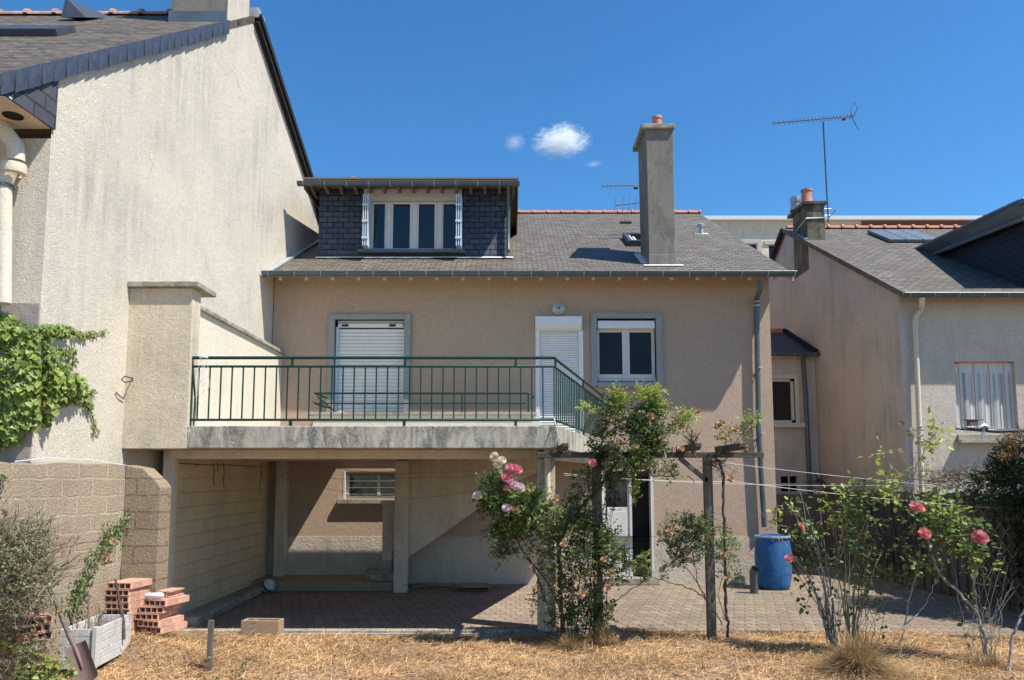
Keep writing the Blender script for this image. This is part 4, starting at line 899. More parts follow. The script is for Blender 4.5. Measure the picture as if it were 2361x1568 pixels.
mb = MB(); mb.tube([(-.10,0,0),(-.07,0,0),(-.02,0,.004),(.04,0,0),(.09,0,.003),(.11,0,0)], [.02,.034,.03,.036,.032,.02], 10); o = mb.build('foil_roll', M['white'], smooth=True); o.location = (f0.x+.03, 8.86, z_+.034); tag(o, 'crumpled whitish foil roll lying on the low brick stack', 'litter')
# tumbled pile at the far left
pz0 = at(70, 1480, 7.75)
for k in range(9):
    place_brick((pz0.x+.10+rnd.uniform(-.04,.04), 7.62+rnd.uniform(-.03,.03), GZ+.04+k*.074), radians(58+rnd.uniform(-4,4)), f'{ordn[k] if k < 8 else "topmost"} hollow clay brick from the ground in the overgrown pile', 'bricks of the overgrown pile')

# white slatted crate
A_ = at(216, 1543, 7.85); B_ = at(296, 1500, 8.62)
CG = A_.z; CG2 = B_.z; cr = thing('planter_crate', 'white plastic slatted planter box full of dry sticks by the brick stacks', 'planter', A_); dxy = (B_-A_); Lc = dxy.length; ux = dxy.normalized(); uy = Vector((-ux.y, ux.x, 0)); Wc = .34; Hc = .39
def cpt(a, b, z): return A_ + ux*a + uy*b + Vector((0,0,z))
def cbar(mb, a0, b0, z0, a1, b1, z1):
    c = [cpt(a,b,z) for z in (z0,z1) for a,b in ((a0,b0),(a1,b0),(a1,b1),(a0,b1))]; mb.add(c, [(0,3,2,1),(4,5,6,7),(0,1,5,4),(1,2,6,5),(2,3,7,6),(3,0,4,7)])
def panel(a0,b0,a1,b1,name='slatted_panel'):
    mb = MB(); n = 5; h = Hc/n; horiz = abs(a1-a0) > abs(b1-b0)
    for k in range(n): cbar(mb, a0, b0, k*h+.003, a1, b1, (k+1)*h-.004)
    e = .004
    if horiz: cbar(mb, a0+e, b0+e, .004, a1-e, b1-e, Hc-.008)
    else: cbar(mb, a0+e, b0+e, .004, a1-e, b1-e, Hc-.008)
    mb.build(name, M['crate'], cr, bevel=.002)
panel(0,0,Lc,.022); panel(0,Wc-.022,Lc,Wc); panel(0,.024,.022,Wc-.024); panel(Lc-.022,.024,Lc,Wc-.024)
mb = MB(); [cbar(mb, a-.02, b-.02, 0, a+.025, b+.025, Hc+.02) for a, b in ((0,0),)]; mb.build('corner_post', M['crate'], cr, bevel=.004)
mb = MB(); cbar(mb, Lc-.02, -.012, 0, Lc+.012, .03, Hc+.02); mb.build('corner_post', M['crate'], cr, bevel=.004)
mb = MB(); cbar(mb, .03, .03, .24, Lc-.03, Wc-.03, .28); mb.build('soil', M['straw'], cr)

# spade
sp = thing('spade', 'long-handled spade with rusty blade leaning on the white crate', 'spade', at(205, 1568, 8.05))
h0 = at(112, 1352, 7.72); h1 = at(160, 1465, 7.60); h2 = at(176, 1500, 7.56)
mb = MB(); mb.tube([h0, h0.lerp(h1,.3)+Vector((.006,0,0)), h0.lerp(h1,.7), h1], [.019,.022,.023,.024], 10); mb.build('handle', M['greywood'], sp, smooth=True)
mb = MB(); mb.tube([h1+(h0-h1)*.02, h2, at(190,1540,7.52)], [.027,.022,.006], 10); mb.build('socket', M['rust'], sp, smooth=True)
mb = MB(); bl = []
cols = 5; rows = 6
TL, TR, BL, BR = at(147,1497,7.52), at(197,1476,7.54), at(176,1585,7.48), at(226,1556,7.50)
for j in range(rows+1):
    t = j/rows
    for i in range(cols+1):
        u_ = i/cols; p_ = TL.lerp(BL,t).lerp(TR.lerp(BR,t),u_); p_ = p_ + Vector((0,.035*sin(pi*u_)+0,0)) + Vector((0,0,-.03*sin(pi*u_)*(t > .95)))
        bl.append(p_)
k_ = len(bl); fs = [(j*(cols+1)+i, j*(cols+1)+i+1, (j+1)*(cols+1)+i+1, (j+1)*(cols+1)+i) for j in range(rows) for i in range(cols)]
mb.add(bl + [p_+Vector((0,.004,0)) for p_ in bl], fs + [tuple(x+k_ for x in f[::-1]) for f in fs]); mb.build('blade', M['rust'], sp, smooth=True)
mb = MB(); c = at(136, 1412, 7.66)
for k in range(5): mb.tube([c+Vector((-.03,-.005,.02-.012*k)), c+Vector((0,-.03,.025-.011*k)), c+Vector((.03,-.005,.015-.012*k)), c+Vector((.0,.025,.02-.012*k))], .007, 5)
mb.build('tape', M['yellow'], sp, smooth=True)

# stakes
def stake(px, ptop, pbot, Y, wd, label, round_=False, lean=0):
    a = at(px, ptop, Y); b = Vector((a.x-lean, Y, GZ-.1)); mb = MB()
    if round_: mb.tube([b, b.lerp(a,.4)+Vector((.004,0,0)), b.lerp(a,.97), a], [wd/2,wd/2,wd*.48,wd*.35], 10)
    else: mb.bar(b, a, wd, wd*.8, (0,1,0))
    return tag(mb.build('stake', M['greywood'], smooth=round_), label, 'stake')
stake(487, 1430, 1568, 8.35, .052, 'square grey wooden stake standing in the straw below the cinder block')
s_ = stake(42, 1398, 1568, 7.6, .065, 'round grey stake with a wire ring beside the overgrown brick pile', True)
c = at(44, 1545, 7.6); mb = MB(); mb.tube([c+Vector((.04*cos(a),.04*sin(a),.008*sin(3*a)+(.01 if a > pi*2 else 0))) for a in np.linspace(0, 4*pi, 28)], .004, 5); mb.build('wire_ring', M['zinclight'], s_)
mb = MB(); p_ = cpt(.12,.12,.25); mb.tube([p_, at(205,1370,8.05)], .011, 6); tag(mb.build('iron_bar', M['rust']), 'thin rusty bar standing in the near end of the white crate', 'bar')
mb = MB(); p_ = at(284,1430,8.45); mb.tube([p_+Vector((.02,0,-.2)), p_, at(276,1390,8.45), at(266,1335,8.45)], [.016,.018,.015,.011], 8); tag(mb.build('stick', M['darkwood']), 'thick cut stick standing in the far end of the white crate', 'stick')
mb = MB()
for k in range(26):
    p_ = cpt(rnd.uniform(.06,Lc-.06), rnd.uniform(.06,Wc-.06), .26); q_ = p_+Vector((rnd.uniform(-.25,.2), rnd.uniform(-.1,.1), rnd.uniform(.05,.38))); mb.tube([p_, p_.lerp(q_,.5)+Vector((rnd.uniform(-.03,.03),0,.02)), q_], [.004,.003,.002], 4)
tag(mb.build('dry_twigs', M['twig']), 'dry twigs sticking out of the white crate', 'twigs', kind='stuff')

# hollow concrete block on the kerb
cb_ = MB(); Lb, Wb, Hb = .49, .2, .235; t = .03
for y in (0, Wb-t): cb_.box(0, Lb, y, y+t, 0, Hb)
for k, x in enumerate((0, (Lb-t)/2, Lb-t)): cb_.box(x+.001, x+t-.001, t-.003, Wb-t+.003, .001, Hb-(.001 if k != 1 else .03))
cb_.box(.01,Lb-.01,.01,Wb-.01,.005,.06); cb_.box(.14,.21,-.003,.05,Hb-.035,Hb+.006)
o = cb_.build('concrete_block', M['cinder'], bevel=.006); q_ = at(556, 1445, 10.02); o.location = (q_.x, 10.0, GZ+.01); o.rotation_euler = (0, 0, radians(-4)); tag(o, 'hollow concrete block standing on the kerb edge before the garage', 'block')
# ball
o = at(618, 1352, Z=.115); R = .12; bpy_b = MB(); seg = 32; rg = 20; mats = []
for i in range(rg+1):
    for j in range(seg): th_ = pi*i/rg; ph = 2*pi*j/seg; bpy_b.v.append((R*sin(th_)*cos(ph), R*sin(th_)*sin(ph), R*cos(th_)))
for i in range(rg):
    for j in range(seg):
        bpy_b.f.append((i*seg+j, i*seg+(j+1) % seg, (i+1)*seg+(j+1) % seg, (i+1)*seg+j))
        th_ = pi*(i+.5)/rg; ph = 2*pi*(j+.5)/seg; zz = cos(th_)*.75+sin(th_)*cos(ph-.6)*.55; bpy_b.m.append(1 if -.33 < zz < .08 or abs(sin(2*ph)*sin(th_)) > .97 else 0)
b_ = bpy_b.build('ball', [M['ballw'], M['ballb']], smooth=True); b_.location = (o.x, o.y, .122); b_.rotation_euler = (.5,.4,0); tag(b_, 'scuffed white and dark blue football in the shade at the garage step', 'ball')
# boards on the paving
def board(px0, py0, px1, py1, wd, th, label, mat='board', z=.01, name='board'):
    a = at(px0, py0, Z=z+th/2); b = at(px1, py1, Z=z+th/2); mb = MB(); mb.bar(a, b, wd, th); return tag(mb.build(name, M[mat], bevel=.003), label, 'board')
board(1062, 1350, 1128, 1349, .50, .02, 'square brown chipboard panel lying uppermost on the shaded paving', z=.075)
board(1060, 1358, 1125, 1358, .40, .05, 'dark rotten panel lying under the brown chipboard', 'darkwood', z=.0)
board(950, 1352, 1060, 1344, .05, .025, 'thin batten nearest the middle pillar on the shaded paving', z=.002)
board(960, 1345, 1050, 1351, .07, .02, 'batten crossing over the thin one behind the middle pillar', z=.035)
board(990, 1341, 1070, 1340, .10, .02, 'plank lying against the shaded plinth beside the battens', z=.004)

# rain barrel
bc = at(1798, 1362, Z=0)
prof = [(r_*.92, z_*.965) for r_, z_ in [(0,.0),(.27,.0),(.30,.03),(.315,.12),(.34,.24),(.348,.40),(.348,.62),(.338,.78),(.318,.90),(.315,.93),(.33,.945),(.33,.975),(.31,.985),(.30,.985),(.29,.955),(0,.95)]]
bc.y += .3
mb = MB(); mb.lathe(prof, (bc.x, bc.y, 0), 48); ba = mb.build('rain_barrel', M['barrel'], smooth=True); tag(ba, 'blue plastic rain barrel under the downpipe at the house corner', 'barrel')
mb = MB(); [mb.lathe([(.05,.0),(.05,.03),(.0,.032)], (bc.x+dx_, bc.y, .92), 16) for dx_ in (-.17,)]; mb.build('bung', M['barrel'], ba)
mb = MB(); mb.lathe([(.05,.0),(.05,.03),(.0,.032)], (bc.x+.17, bc.y, .92), 16); mb.build('bung', M['barrel'], ba)
mb = MB(); mb.lathe([(.302,.0),(.315,.005),(.315,.035),(.302,.04)], (bc.x, bc.y, .905), 48); mb.build('rim', M['zinclight'], ba, smooth=True)
o = at(1738, 1340, Z=.2); mb = MB(); mb.tube([(o.x,o.y,.0),(o.x,o.y,.36),(o.x+.02,o.y-.04,.42)], .07, 14, cap=False); tag(mb.build('pipe_piece', M['zinc'], smooth=True), 'short zinc pipe piece standing left of the blue barrel', 'pipe')

# pergola
PGY = 9.80
pg = thing('pergola', 'small weathered timber pergola overgrown with climbing roses', 'pergola', (1.8, PGY, 0))
bz = at(1400, 1049, PGY).z; bx0, bx1 = at(1237,1049,PGY).x, at(1760,1049,PGY).x
mb = MB(); mb.box(bx0, bx1, PGY-.03, PGY+.03, bz-.035, bz+.035); mb.build('beam', M['darkwood'], pg, bevel=.004)
for pa, pb_ in ((1290, 1318), (1392,1412), (1577,1592), (1664,1690)):
    x = at((pa+pb_)/2-8, 1040, PGY).x; mb = MB(); mb.prism([(x-.05,PGY+.25,bz+.036),(x-.05,PGY-.75,bz+.036),(x-.05,PGY-.85,bz+.07),(x-.05,PGY-.85,bz+.115),(x-.05,PGY+.25,bz+.115)], (.07,0,0)); mb.build('rafter', M['darkwood'], pg, bevel=.004)
for px0, px1, m_ in ((1626, 1645, 'greywood'), (1367, 1388, 'greywood')):
    x0, x1 = at(px0,1250,PGY).x, at(px1,1250,PGY).x; mb = MB(); mb.box(x0, x1, PGY-.045, PGY+.045, -.3, bz-.036); mb.build('post', M[m_], pg, bevel=.004)
mb = MB(); a = at(1567,1056,PGY); b = at(1629,1108,PGY); mb.bar(a, b, .05, .09, (0,1,0)); mb.build('brace', M['greywood'], pg)

# washing lines
def line(pts, r, name, label, mat='rope', sag=.0, cat='line', group=None):
    P = [Vector(p) for p in pts]; out = []
    for i in range(len(P)-1):
        for k in range(12):
            t = k/12; q = P[i].lerp(P[i+1], t); q.z -= sag*4*t*(1-t); out.append(q)
    out.append(P[-1]); mb = MB(); mb.tube(out, r, 5); return tag(mb.build(name, M[mat]), label, cat, group)
wl0 = at(1560, 1096, 10.6)
line([at(1300,1096,10.3), at(2030,1119,14.0)], .0032, 'washing_line', 'upper white washing line running right past the downpipe', sag=.05)
line([at(1300,1092,10.3), at(1697,1111,10.6), at(2330,1174,11.3)], .0038, 'washing_line', 'lower white washing line running to the conifer at the right', sag=.03)
line([at(1650,1248,9.8)-Vector((0,0,-1.0)), at(2230,1126,12.0)], .003, 'washing_line', 'thinnest line crossing below the two washing lines', sag=.02)
hk = at(560, 1072, 10.6)
for k, (a, b, c, s) in enumerate((((560,1076,10.7),(760,1128,12.5),(940,1150,13.6),.02), ((575,1074,10.7),(780,1104,12.5),(1240,1092,10.35),.02), ((700,1070,11.5),(900,1092,12.5),(1240,1080,10.35),.01), ((940,1150,13.6),(1100,1130,12),(1240,1095,10.35),.02))):
    line([at(*a), at(*b), at(*c)], .003, 'wire', ['lowest thin wire sagging below the balcony towards the middle pillar','second thin wire sagging across the whole garage bay','topmost thin wire just below the balcony ceiling','thin wire between the middle pillar and the front right pillar'][k], 'twig', sag=s, cat='wire')
line([at(1277,962,9.84), at(1283,985,9.70), at(1300,1043,9.74)], .006, 'cord', 'white cord tied to the railing corner and hanging to the pergola', sag=-.0, cat='cord')
mb = MB(); c = at(470,830,9.84)
for k in range(5):
    q = c+Vector((rnd.uniform(-.04,.06),-.02,.0)); mb.tube([q, q+Vector((rnd.uniform(-.04,.04),-.01,-.12)), q+Vector((rnd.uniform(-.06,.06),-.01,-.25-.05*k)), q+Vector((rnd.uniform(-.08,.02),0,-.3-.05*k))], .003, 4)
mb.tube([c+Vector((-.05,0,.03)), c+Vector((0,-.03,.035)), c+Vector((.05,0,.03))], .014, 6)
tag(mb.build('cord', M['rope']), 'loose white cord knotted on the left end of the railing', 'cord')
mb = MB(); c = at(785, 948, 13.86); mb.lathe([(.045,0),(.06,.10),(.055,.10),(.042,.005)], (c.x, 14.5, 2.64), 16) ; mb.v = [(v[0], v[1]-.64, v[2]+.44) for v in mb.v]; tag(mb.build('cup', M['white'], smooth=True), 'small white cup standing on the stair-well curb', 'cup')
# dead ivy stems hanging from the beam and hook on the gable
mb = MB()
for k, px in enumerate((450, 492, 500, 515, 600, 603)):
    q = at(px, 1068, 10.62+.02*k); ln = (.05,.3,.12,.35,.45,.2)[k]; mb.tube([q, q+Vector((.02,0,-ln*.4)), q+Vector((.0,.01,-ln*.7)), q+Vector((.03,0,-ln))], [.008,.006,.005,.004], 5)
mb.tube([at(392,1066,10.58), at(470,1072,10.6), at(540,1072,10.62), at(610,1078,10.64)], .007, 5)
tag(mb.build('dead_stem', M['woody']), 'dead climber stems hanging under the balcony beam', 'stems')
mb = MB(); a = ong(298, 877)+GN*.02; mb.tube([a, ong(280,872)+GN*.15, ong(266,868)+GN*.12, ong(262,876)+GN*.10, ong(268,882)+GN*.12, ong(279,877)+GN*.16], .009, 6); tag(mb.build('wall_hook', M['woody']), 'bent iron hook sticking out of the cream gable', 'hook')

# dark pole with clamped box by the right window
tp = thing('folded_parasol', 'dark folded pole with a brown box clamped on it below the shuttered window', 'parasol', at(2205, 990, 13.2))
mb = MB(); mb.tube([at(2204,988,13.2), at(2260,991,13.2), at(2300,994,13.2), at(2460,988,13.2)], [.02,.035,.04,.02], 8); mb.build('pole', M['slatenew'], tp, smooth=True)
mb = MB(); c = at(2243,976,13.2); mb.box(c.x-.08,c.x+.06,c.y-.05,c.y+.05,c.z-.04,c.z+.05); mb.box(c.x-.13,c.x+.16,c.y-.06,c.y+.06,c.z+.052,c.z+.065); mb.build('box', M['rust'], tp)
mb = MB(); c = at(2268,985,13.15); mb.tube([c+Vector((-.10,0,-.02)), c+Vector((0,0,.03)), c+Vector((.10,0,-.01))], [.02,.045,.02], 8); mb.bar(c, at(2266,1012,13.15), .05, .02); mb.build('clamp', M['zinclight'], tp, smooth=True)

# antennas
def yagi(name, label, boom0, boom1, n, el, mast=None, tiltdir=(0,1,0), refl=True, r=.012):
    o = thing(name, label, 'antenna', boom1)
    mb = MB(); mb.tube([boom0, boom1], r, 6); mb.build('boom', M['steel'], o)
    mb = MB(); td = Vector(tiltdir).normalized()
    for k in range(n):
        t = (k/(n-1))**.85; c = boom0.lerp(boom1, t); mb.tube([c-td*el/2, c+td*el/2], r*.8, 5)
    e_ = mb.build('elements', M['steel'], o); e_['kind'] = 'stuff'
    if refl:
        mb = MB(); c = boom1; up = Vector((0,0,1)); bd = (boom1-boom0).normalized()
        for s in (1, -1):
            b0 = c + up*s*.06; b1 = c + up*s*.30 + bd*.12
            lp = [b0-td*el*.7, b1-td*el*.7, b1+td*el*.7, b0+td*el*.7, b0-td*el*.7]; mb.tube(lp, r*.6, 5)
        mb.tube([c-bd*.25-up*.05, c-bd*.16-up*.05], .05, 8); mb.build('reflector', M['steel'], o)
    if mast:
        mb = MB(); mb.tube(mast, .022, 8); mb.build('mast', M['steel'], o)
    return o
AYY = cy+.15; m0 = at(1910,512,AYY); m1 = at(1898,281,AYY)
yagi('tv_antenna', 'big television antenna on a tall mast fixed to the right-hand chimney', at(1783,284,AYY+.35), at(1964,268,AYY-.2), 21, .46, [m0, m1], (.22,.72,.60), r=.016)
mb = MB(); a = at(1815,281,AYY); 
mb = MB(); [mb.tube([at(1890,y,AYY), at(1916,y,AYY)], .018, 6) for y in (482, 497)]; mb.build('mast_bracket', M['zinclight'], [x for x in bpy.data.objects if x.name == 'tv_antenna'][0])
ay = 17.6; ma = at(1492,500,ay)
yagi('tv_antenna', 'small antenna pointing left just above the other behind the tall chimney', at(1388,429,ay), at(1486,427,ay), 12, .22, [at(1490,470,ay), at(1490,400,ay)], (.2,.3,1), True, .011)
yagi('tv_antenna', 'lower slanting antenna with five crossbars behind the tall chimney', at(1418,474,ay-.3), at(1490,466,ay-.3), 6, .42, [at(1490,500,ay-.3), at(1490,450,ay-.3)], (.1,.25,1), False, .011)

# boundary wall on the right with trellis
fw_ = thing('boundary_wall', 'old brown slatted concrete boundary wall in shade at the right', 'wall', (7.5, 14, 0))
FXx = lambda y: 7.15 + (17.5-y)*.06
mb = MB(); y = 17.6; k = 0
while y > 7.0:
    mb.prism([(FXx(y),y,-.3),(FXx(y-.24),y-.235,-.3),(FXx(y-.24),y-.235,1.72+.03*sin(k*2.1)),(FXx(y),y,1.72+.03*sin(k*2.1+.4))], (.05,0,0))
    if k % 1 == 0: mb.box(FXx(y)-.035, FXx(y)+.0, y-.03, y+.02, -.3, 1.66+.02*sin(k)) 
    y -= .24; k += 1
mb.box(7.1, 7.2, 17.62, 17.72, 0, 1.75)
mb.build('panel', M['fence'], fw_)
mb = MB(); mb.box(6.0, 7.8, 17.72, 17.80, -.2, 1.6); mb.build('panel', M['fence'], fw_)
tr_ = thing('trellis', 'diamond wooden trellis leaning on the boundary wall beside the conifer', 'trellis', (7.55, 11, 0))
mb = MB(); ty0, ty1, tz0, tz1 = 10.4, 12.6, .1, 1.55
for d0 in (1, -1):
    for k in range(-9, 16):
        pts = []
        for s in np.linspace(0, 2.2, 60):
            y = ty0+s; z = tz0 + d0*s*1.0 + k*.24 + (0 if d0 == 1 else 0)
            if tz0 <= z <= tz1: pts.append((FXx(y)-.06-(.012 if d0 == 1 else 0), y, z))
        if len(pts) > 2: mb.bar(pts[0], pts[-1], .028, .012, (1,0,0))
mb.build('lattice', M['greywood'], tr_)
mb = MB(); mb.box(7.18, 7.3, 9, 9.01, 0, .01)
# reed mat on the wall
mb = MB()
for k in range(70):
    y = 13.9+rnd.uniform(0,1.9); x = FXx(y)-.07-rnd.uniform(0,.05); mb.tube([(x,y+.2,1.5+rnd.uniform(-.1,.1)),(x-.02,y,.95),(x+.01,y-.25*rnd.random(),.35+rnd.uniform(-.1,.1))], .011, 4)
tag(mb.build('reed_mat', M['darkwood']), 'dark bundle of reeds hanging on the boundary wall', 'reed mat')

# ------------------------------------------------------------------ plants
def V3(a): return np.array(a, dtype=float)
LEAF = {  # (along, across, lift) outlines, folded along the midrib; two quads
 'ovate': (np.array([(0,0,0),(.35,.36,.08),(.72,.26,.06),(1,0,-.05),(.72,-.26,.06),(.35,-.36,.08)]), np.array([(0,1,2,3),(3,4,5,0)])),
 'ivy': (np.array([(0,0,0),(.05,.50,.05),(.55,.36,.04),(1,0,-.12),(.55,-.36,.04),(.05,-.50,.05)]), np.array([(0,1,2,3),(3,4,5,0)])),
 'long': (np.array([(0,0,0),(.3,.16,.03),(.7,.12,.03),(1,0,-.1),(.7,-.12,.03),(.3,-.16,.03)]), np.array([(0,1,2,3),(3,4,5,0)])),
}
class Leaves:
    def __init__(s, shape='ovate'): s.P = []; s.D = []; s.U = []; s.S = []; s.T = []; s.shape = shape
    def add(s, p, d, u, size, tone): s.P.append(tuple(p)); s.D.append(tuple(d)); s.U.append(tuple(u)); s.S.append(size); s.T.append(tone)
    def build(s, name, mat, parent):
        if not s.P: return None
        P, D, U = map(np.array, (s.P, s.D, s.U)); S_ = np.array(s.S)[:,None,None]
        D /= np.linalg.norm(D,axis=1)[:,None]+1e-9; B = np.cross(U, D); B /= np.linalg.norm(B,axis=1)[:,None]+1e-9; U = np.cross(D, B)
        o, f = LEAF[s.shape]; k = len(o)
        V = P[:,None,:] + S_*(o[None,:,0,None]*D[:,None,:] + o[None,:,1,None]*B[:,None,:] + o[None,:,2,None]*U[:,None,:])
        F = (f[None,:,:] + (np.arange(len(P))*k)[:,None,None]).reshape(-1,4)
        return npmesh(name, V.reshape(-1,3), F, mat, parent, np.repeat(np.array(s.T), len(f)))
def rv(a=1.0): return Vector((rnd.gauss(0,a), rnd.gauss(0,a), rnd.gauss(0,a)))
def compound(lv, p, d, size, tone, n=2):
    if size > .044: n = 1
    """rose leaf: n pairs of leaflets and one at the tip"""
    d = d.normalized(); up = (Vector((0,-.25,1)) + rv(.35)).normalized(); side = d.cross(up).normalized(); up = side.cross(d)
    L_ = size*2.6
    for i in range(n):
        q = p + d*L_*(.4+.5*i/n)
        for s in (-1, 1): lv.add(q, side*s+d*.5+rv(.15), up+rv(.2), size*rnd.uniform(.8,1.1), tone+rnd.uniform(-.12,.12))
    lv.add(p+d*L_, d+rv(.15), up+rv(.2), size*rnd.uniform(1,1.2), tone+rnd.uniform(-.1,.1))
def shoot(lv, tw, p, d, ln, nleaf, size, tone, droop=.3, comp=True, r=.0028):
    q = p.copy(); pts = [q.copy()]; step = ln/nleaf
    for i in range(nleaf):
        d = (d + rv(.16) + Vector((0,0,-droop/nleaf))).normalized(); q = q + d*step; pts.append(q.copy())
        sd = d.cross(rv()).normalized()
        if comp: compound(lv, q, (sd+d*.5+Vector((0,0,.1))).normalized(), size*rnd.uniform(.75,1.15), tone)
        else: lv.add(q, sd+d*.3, Vector((0,-.4,.8))+rv(.4), size*rnd.uniform(.7,1.2), tone+rnd.uniform(-.15,.15))
    tw.tube(pts, [r*(1-.6*i/len(pts)) for i in range(len(pts))], 4, cap=False)
    return q, d
DENS = 1.0
def blobs(lv, tw, bl, size, tone, comp=True, nl=5, droop=.3, dens=1.0, hub=None):
    dens *= DENS
    """bl: (px,py,Y,rx,ry,n shoots) masses surveyed from the photo; depth radius = mean radius"""
    tips = []
    for b in bl:
        px, py, Y, rx, ry, n = b[:6]; tn = b[6] if len(b) > 6 else tone
        c = at(px, py, Y); kx = Y/FPX; r3 = Vector((rx*kx, (rx+ry)*.45*kx, ry*kx))
        for i in range(max(1, int(n*dens))):
            o = Vector((rnd.uniform(-1,1), rnd.uniform(-1,1), rnd.uniform(-1,1)))
            if o.length > 1: o.normalize()
            st_ = c + Vector((o.x*r3.x, o.y*r3.y, o.z*r3.z))*.75
            d = (o*.6 + Vector((0,-.1,.55)) + rv(.4)).normalized(); ln = (rx+ry)*kx*.45*rnd.uniform(.7,1.3)
            q, dd = shoot(lv, tw, st_-d*ln*.4, d, min(ln,.35), nl, size, tn, droop, comp); tips.append((q, dd))
            if hub is not None and i % 3 == 0:
                h = min(hub, key=lambda v: (v-st_).length); m = h.lerp(st_,.5)+rv(.03); tw.tube([h, m, st_-d*ln*.4], [.005,.004,.0028], 4, cap=False)
    return tips
def wob(pts, k=6, a=.012):
    out = []
    for i in range(len(pts)-1):
        for j in range(k): out.append(pts[i].lerp(pts[i+1], j/k) + rv(a)*(1 if j else .3))
    out.append(pts[-1]); return out
def stemp(mb, pts, r0, r1, n=7, a=.008, knob=0):
    P = wob([at(*p) for p in pts], 5, a); k = len(P)
    mb.tube(P, [r0+(r1-r0)*i/(k-1)+(knob*r0*rnd.random() if i % 2 else 0) for i in range(k)], n); return P
_fl = {}
def rose_mesh(mat):
    if mat in _fl: return _fl[mat]
    V, F, T = [], [], []
    for ring, (n, R, h, tilt) in enumerate(((5,.020,.030,.15),(6,.032,.030,.45),(7,.043,.026,.95),(7,.048,.018,1.35))):
        for i in range(n):
            a = 2*pi*(i+.5*(ring % 2)+rnd.uniform(-.15,.15))/n; w_ = pi/n*1.35; b = len(V)
            for jv in range(4):
                t = jv/3; rr_ = R*(.25+.75*sin(t*1.5))*(1+.25*tilt*t); zz = h*(t**(.8+tilt*.6)) + .004*ring*-1
                for ju in range(4):
                    u_ = (ju/3-.5)*2; aa = a+u_*w_*(.45+.55*sin(pi*min(1,t+.25)*.6)); k_ = 1-.10*u_*u_+.08*(jv == 3)*rnd.uniform(-1,1)
                    V.append((rr_*cos(aa)*k_, rr_*sin(aa)*k_, zz*(1-.18*u_*u_)))
            for jv in range(3):
                for ju in range(3): F.append((b+jv*4+ju, b+jv*4+ju+1, b+(jv+1)*4+ju+1, b+(jv+1)*4+ju)); T.append(rnd.uniform(.1,.9)*(.6+.4*ring/3))
    me = bpy.data.meshes.new('flower'); me.from_pydata(V, [], F); a = me.attributes.new('tone','FLOAT','FACE'); a.data.foreach_set('value', T); me.materials.append(M[mat])
    me.polygons.foreach_set('use_smooth', [True]*len(F)); _fl[mat] = me; return me
def flower(parent, p, mat, size=1.0, face=(0,-1,.5), name='flower', label=None):
    o = bpy.data.objects.new(name, rose_mesh(mat)); COL.objects.link(o); o.parent = parent; o.location = Vector(p)-origin(parent)
    o.rotation_euler = (Vector(face)+rv(.25)).to_track_quat('Z','Y').to_euler(); o.scale = (size,)*3
    if label: o['label'] = label
    return o
def tuft(name, base, n, h, spread, mat, parent=None, lean=(0,0)):
    V, F, T = [], [], []
    for i in range(n):
        a = rnd.uniform(0,2*pi); r = spread*.35*sqrt(rnd.random()); p = Vector(base)+Vector((r*cos(a), r*sin(a), 0)); hh = h*rnd.uniform(.35,1.1)
        sp_ = abs(rnd.gauss(0,1.1))*spread; hh *= max(.35, 1-.35*sp_/spread); a += rnd.gauss(0,.9); d = Vector((cos(a)*sp_+lean[0], sin(a)*sp_+lean[1], hh)); wd = rnd.uniform(.0022,.005); sd = Vector((-sin(a+rnd.uniform(-1,1)), cos(a), 0)).normalized()*wd; b = len(V); drp = rnd.uniform(.1,1.5)
        for k, t in enumerate((0,.35,.7,1)):
            q = p+Vector((d.x*t**1.6, d.y*t**1.6, d.z*(t-drp*.5*t**3))); V += [tuple(q-sd*(1-t*.8)), tuple(q+sd*(1-t*.8))]
        for k in range(3): F.append((b+2*k,b+2*k+1,b+2*k+3,b+2*k+2)); T.append(rnd.random())
    o = npmesh(name, np.array(V), np.array(F), M[mat], parent, np.array(T)); return o

DENS = 1.1
# ---- climbing rose on the left pergola post
r1 = thing('climbing_rose', 'large climbing rose smothering the left pergola post, with pink and cream blooms', 'rose bush', at(1320,1460,Z=GZ))
sm = MB(); hub = []
hub += stemp(sm, [(1300,1462,9.75),(1293,1400,9.75),(1291,1320,9.72),(1290,1250,9.7),(1306,1210,9.7),(1334,1178,9.72),(1366,1140,9.75),(1400,1105,9.78)], .030, .018, 8, .006, .15)
hub += stemp(sm, [(1285,1460,9.7),(1262,1390,9.65),(1240,1330,9.6),(1200,1260,9.5),(1175,1200,9.45),(1158,1130,9.4)], .016, .006)
hub += stemp(sm, [(1290,1400,9.7),(1262,1342,9.6),(1228,1300,9.55),(1200,1262,9.5)], .018, .008)
hub += stemp(sm, [(1330,1460,9.7),(1335,1350,9.7),(1345,1250,9.7),(1352,1160,9.7),(1360,1060,9.75)], .010, .006)
hub += stemp(sm, [(1378,1455,9.65),(1385,1350,9.65),(1392,1250,9.7),(1400,1150,9.7),(1440,1080,9.7),(1480,1020,9.65),(1500,930,9.6)], .012, .006)
hub += stemp(sm, [(1350,1455,9.8),(1362,1330,9.85),(1372,1200,9.85),(1380,1100,9.8),(1420,1000,9.7),(1425,920,9.65)], .010, .005)
hub += stemp(sm, [(1400,1107,9.75),(1460,1100,9.7),(1520,1096,9.7),(1590,1098,9.7),(1600,1112,9.7)], .010, .005)
hub += stemp(sm, [(1310,1300,9.7),(1290,1230,9.6),(1250,1170,9.55),(1235,1130,9.5)], .007, .004)
hub += stemp(sm, [(1240,1330,9.6),(1225,1400,9.6),(1229,1440,9.6)], .005, .003)
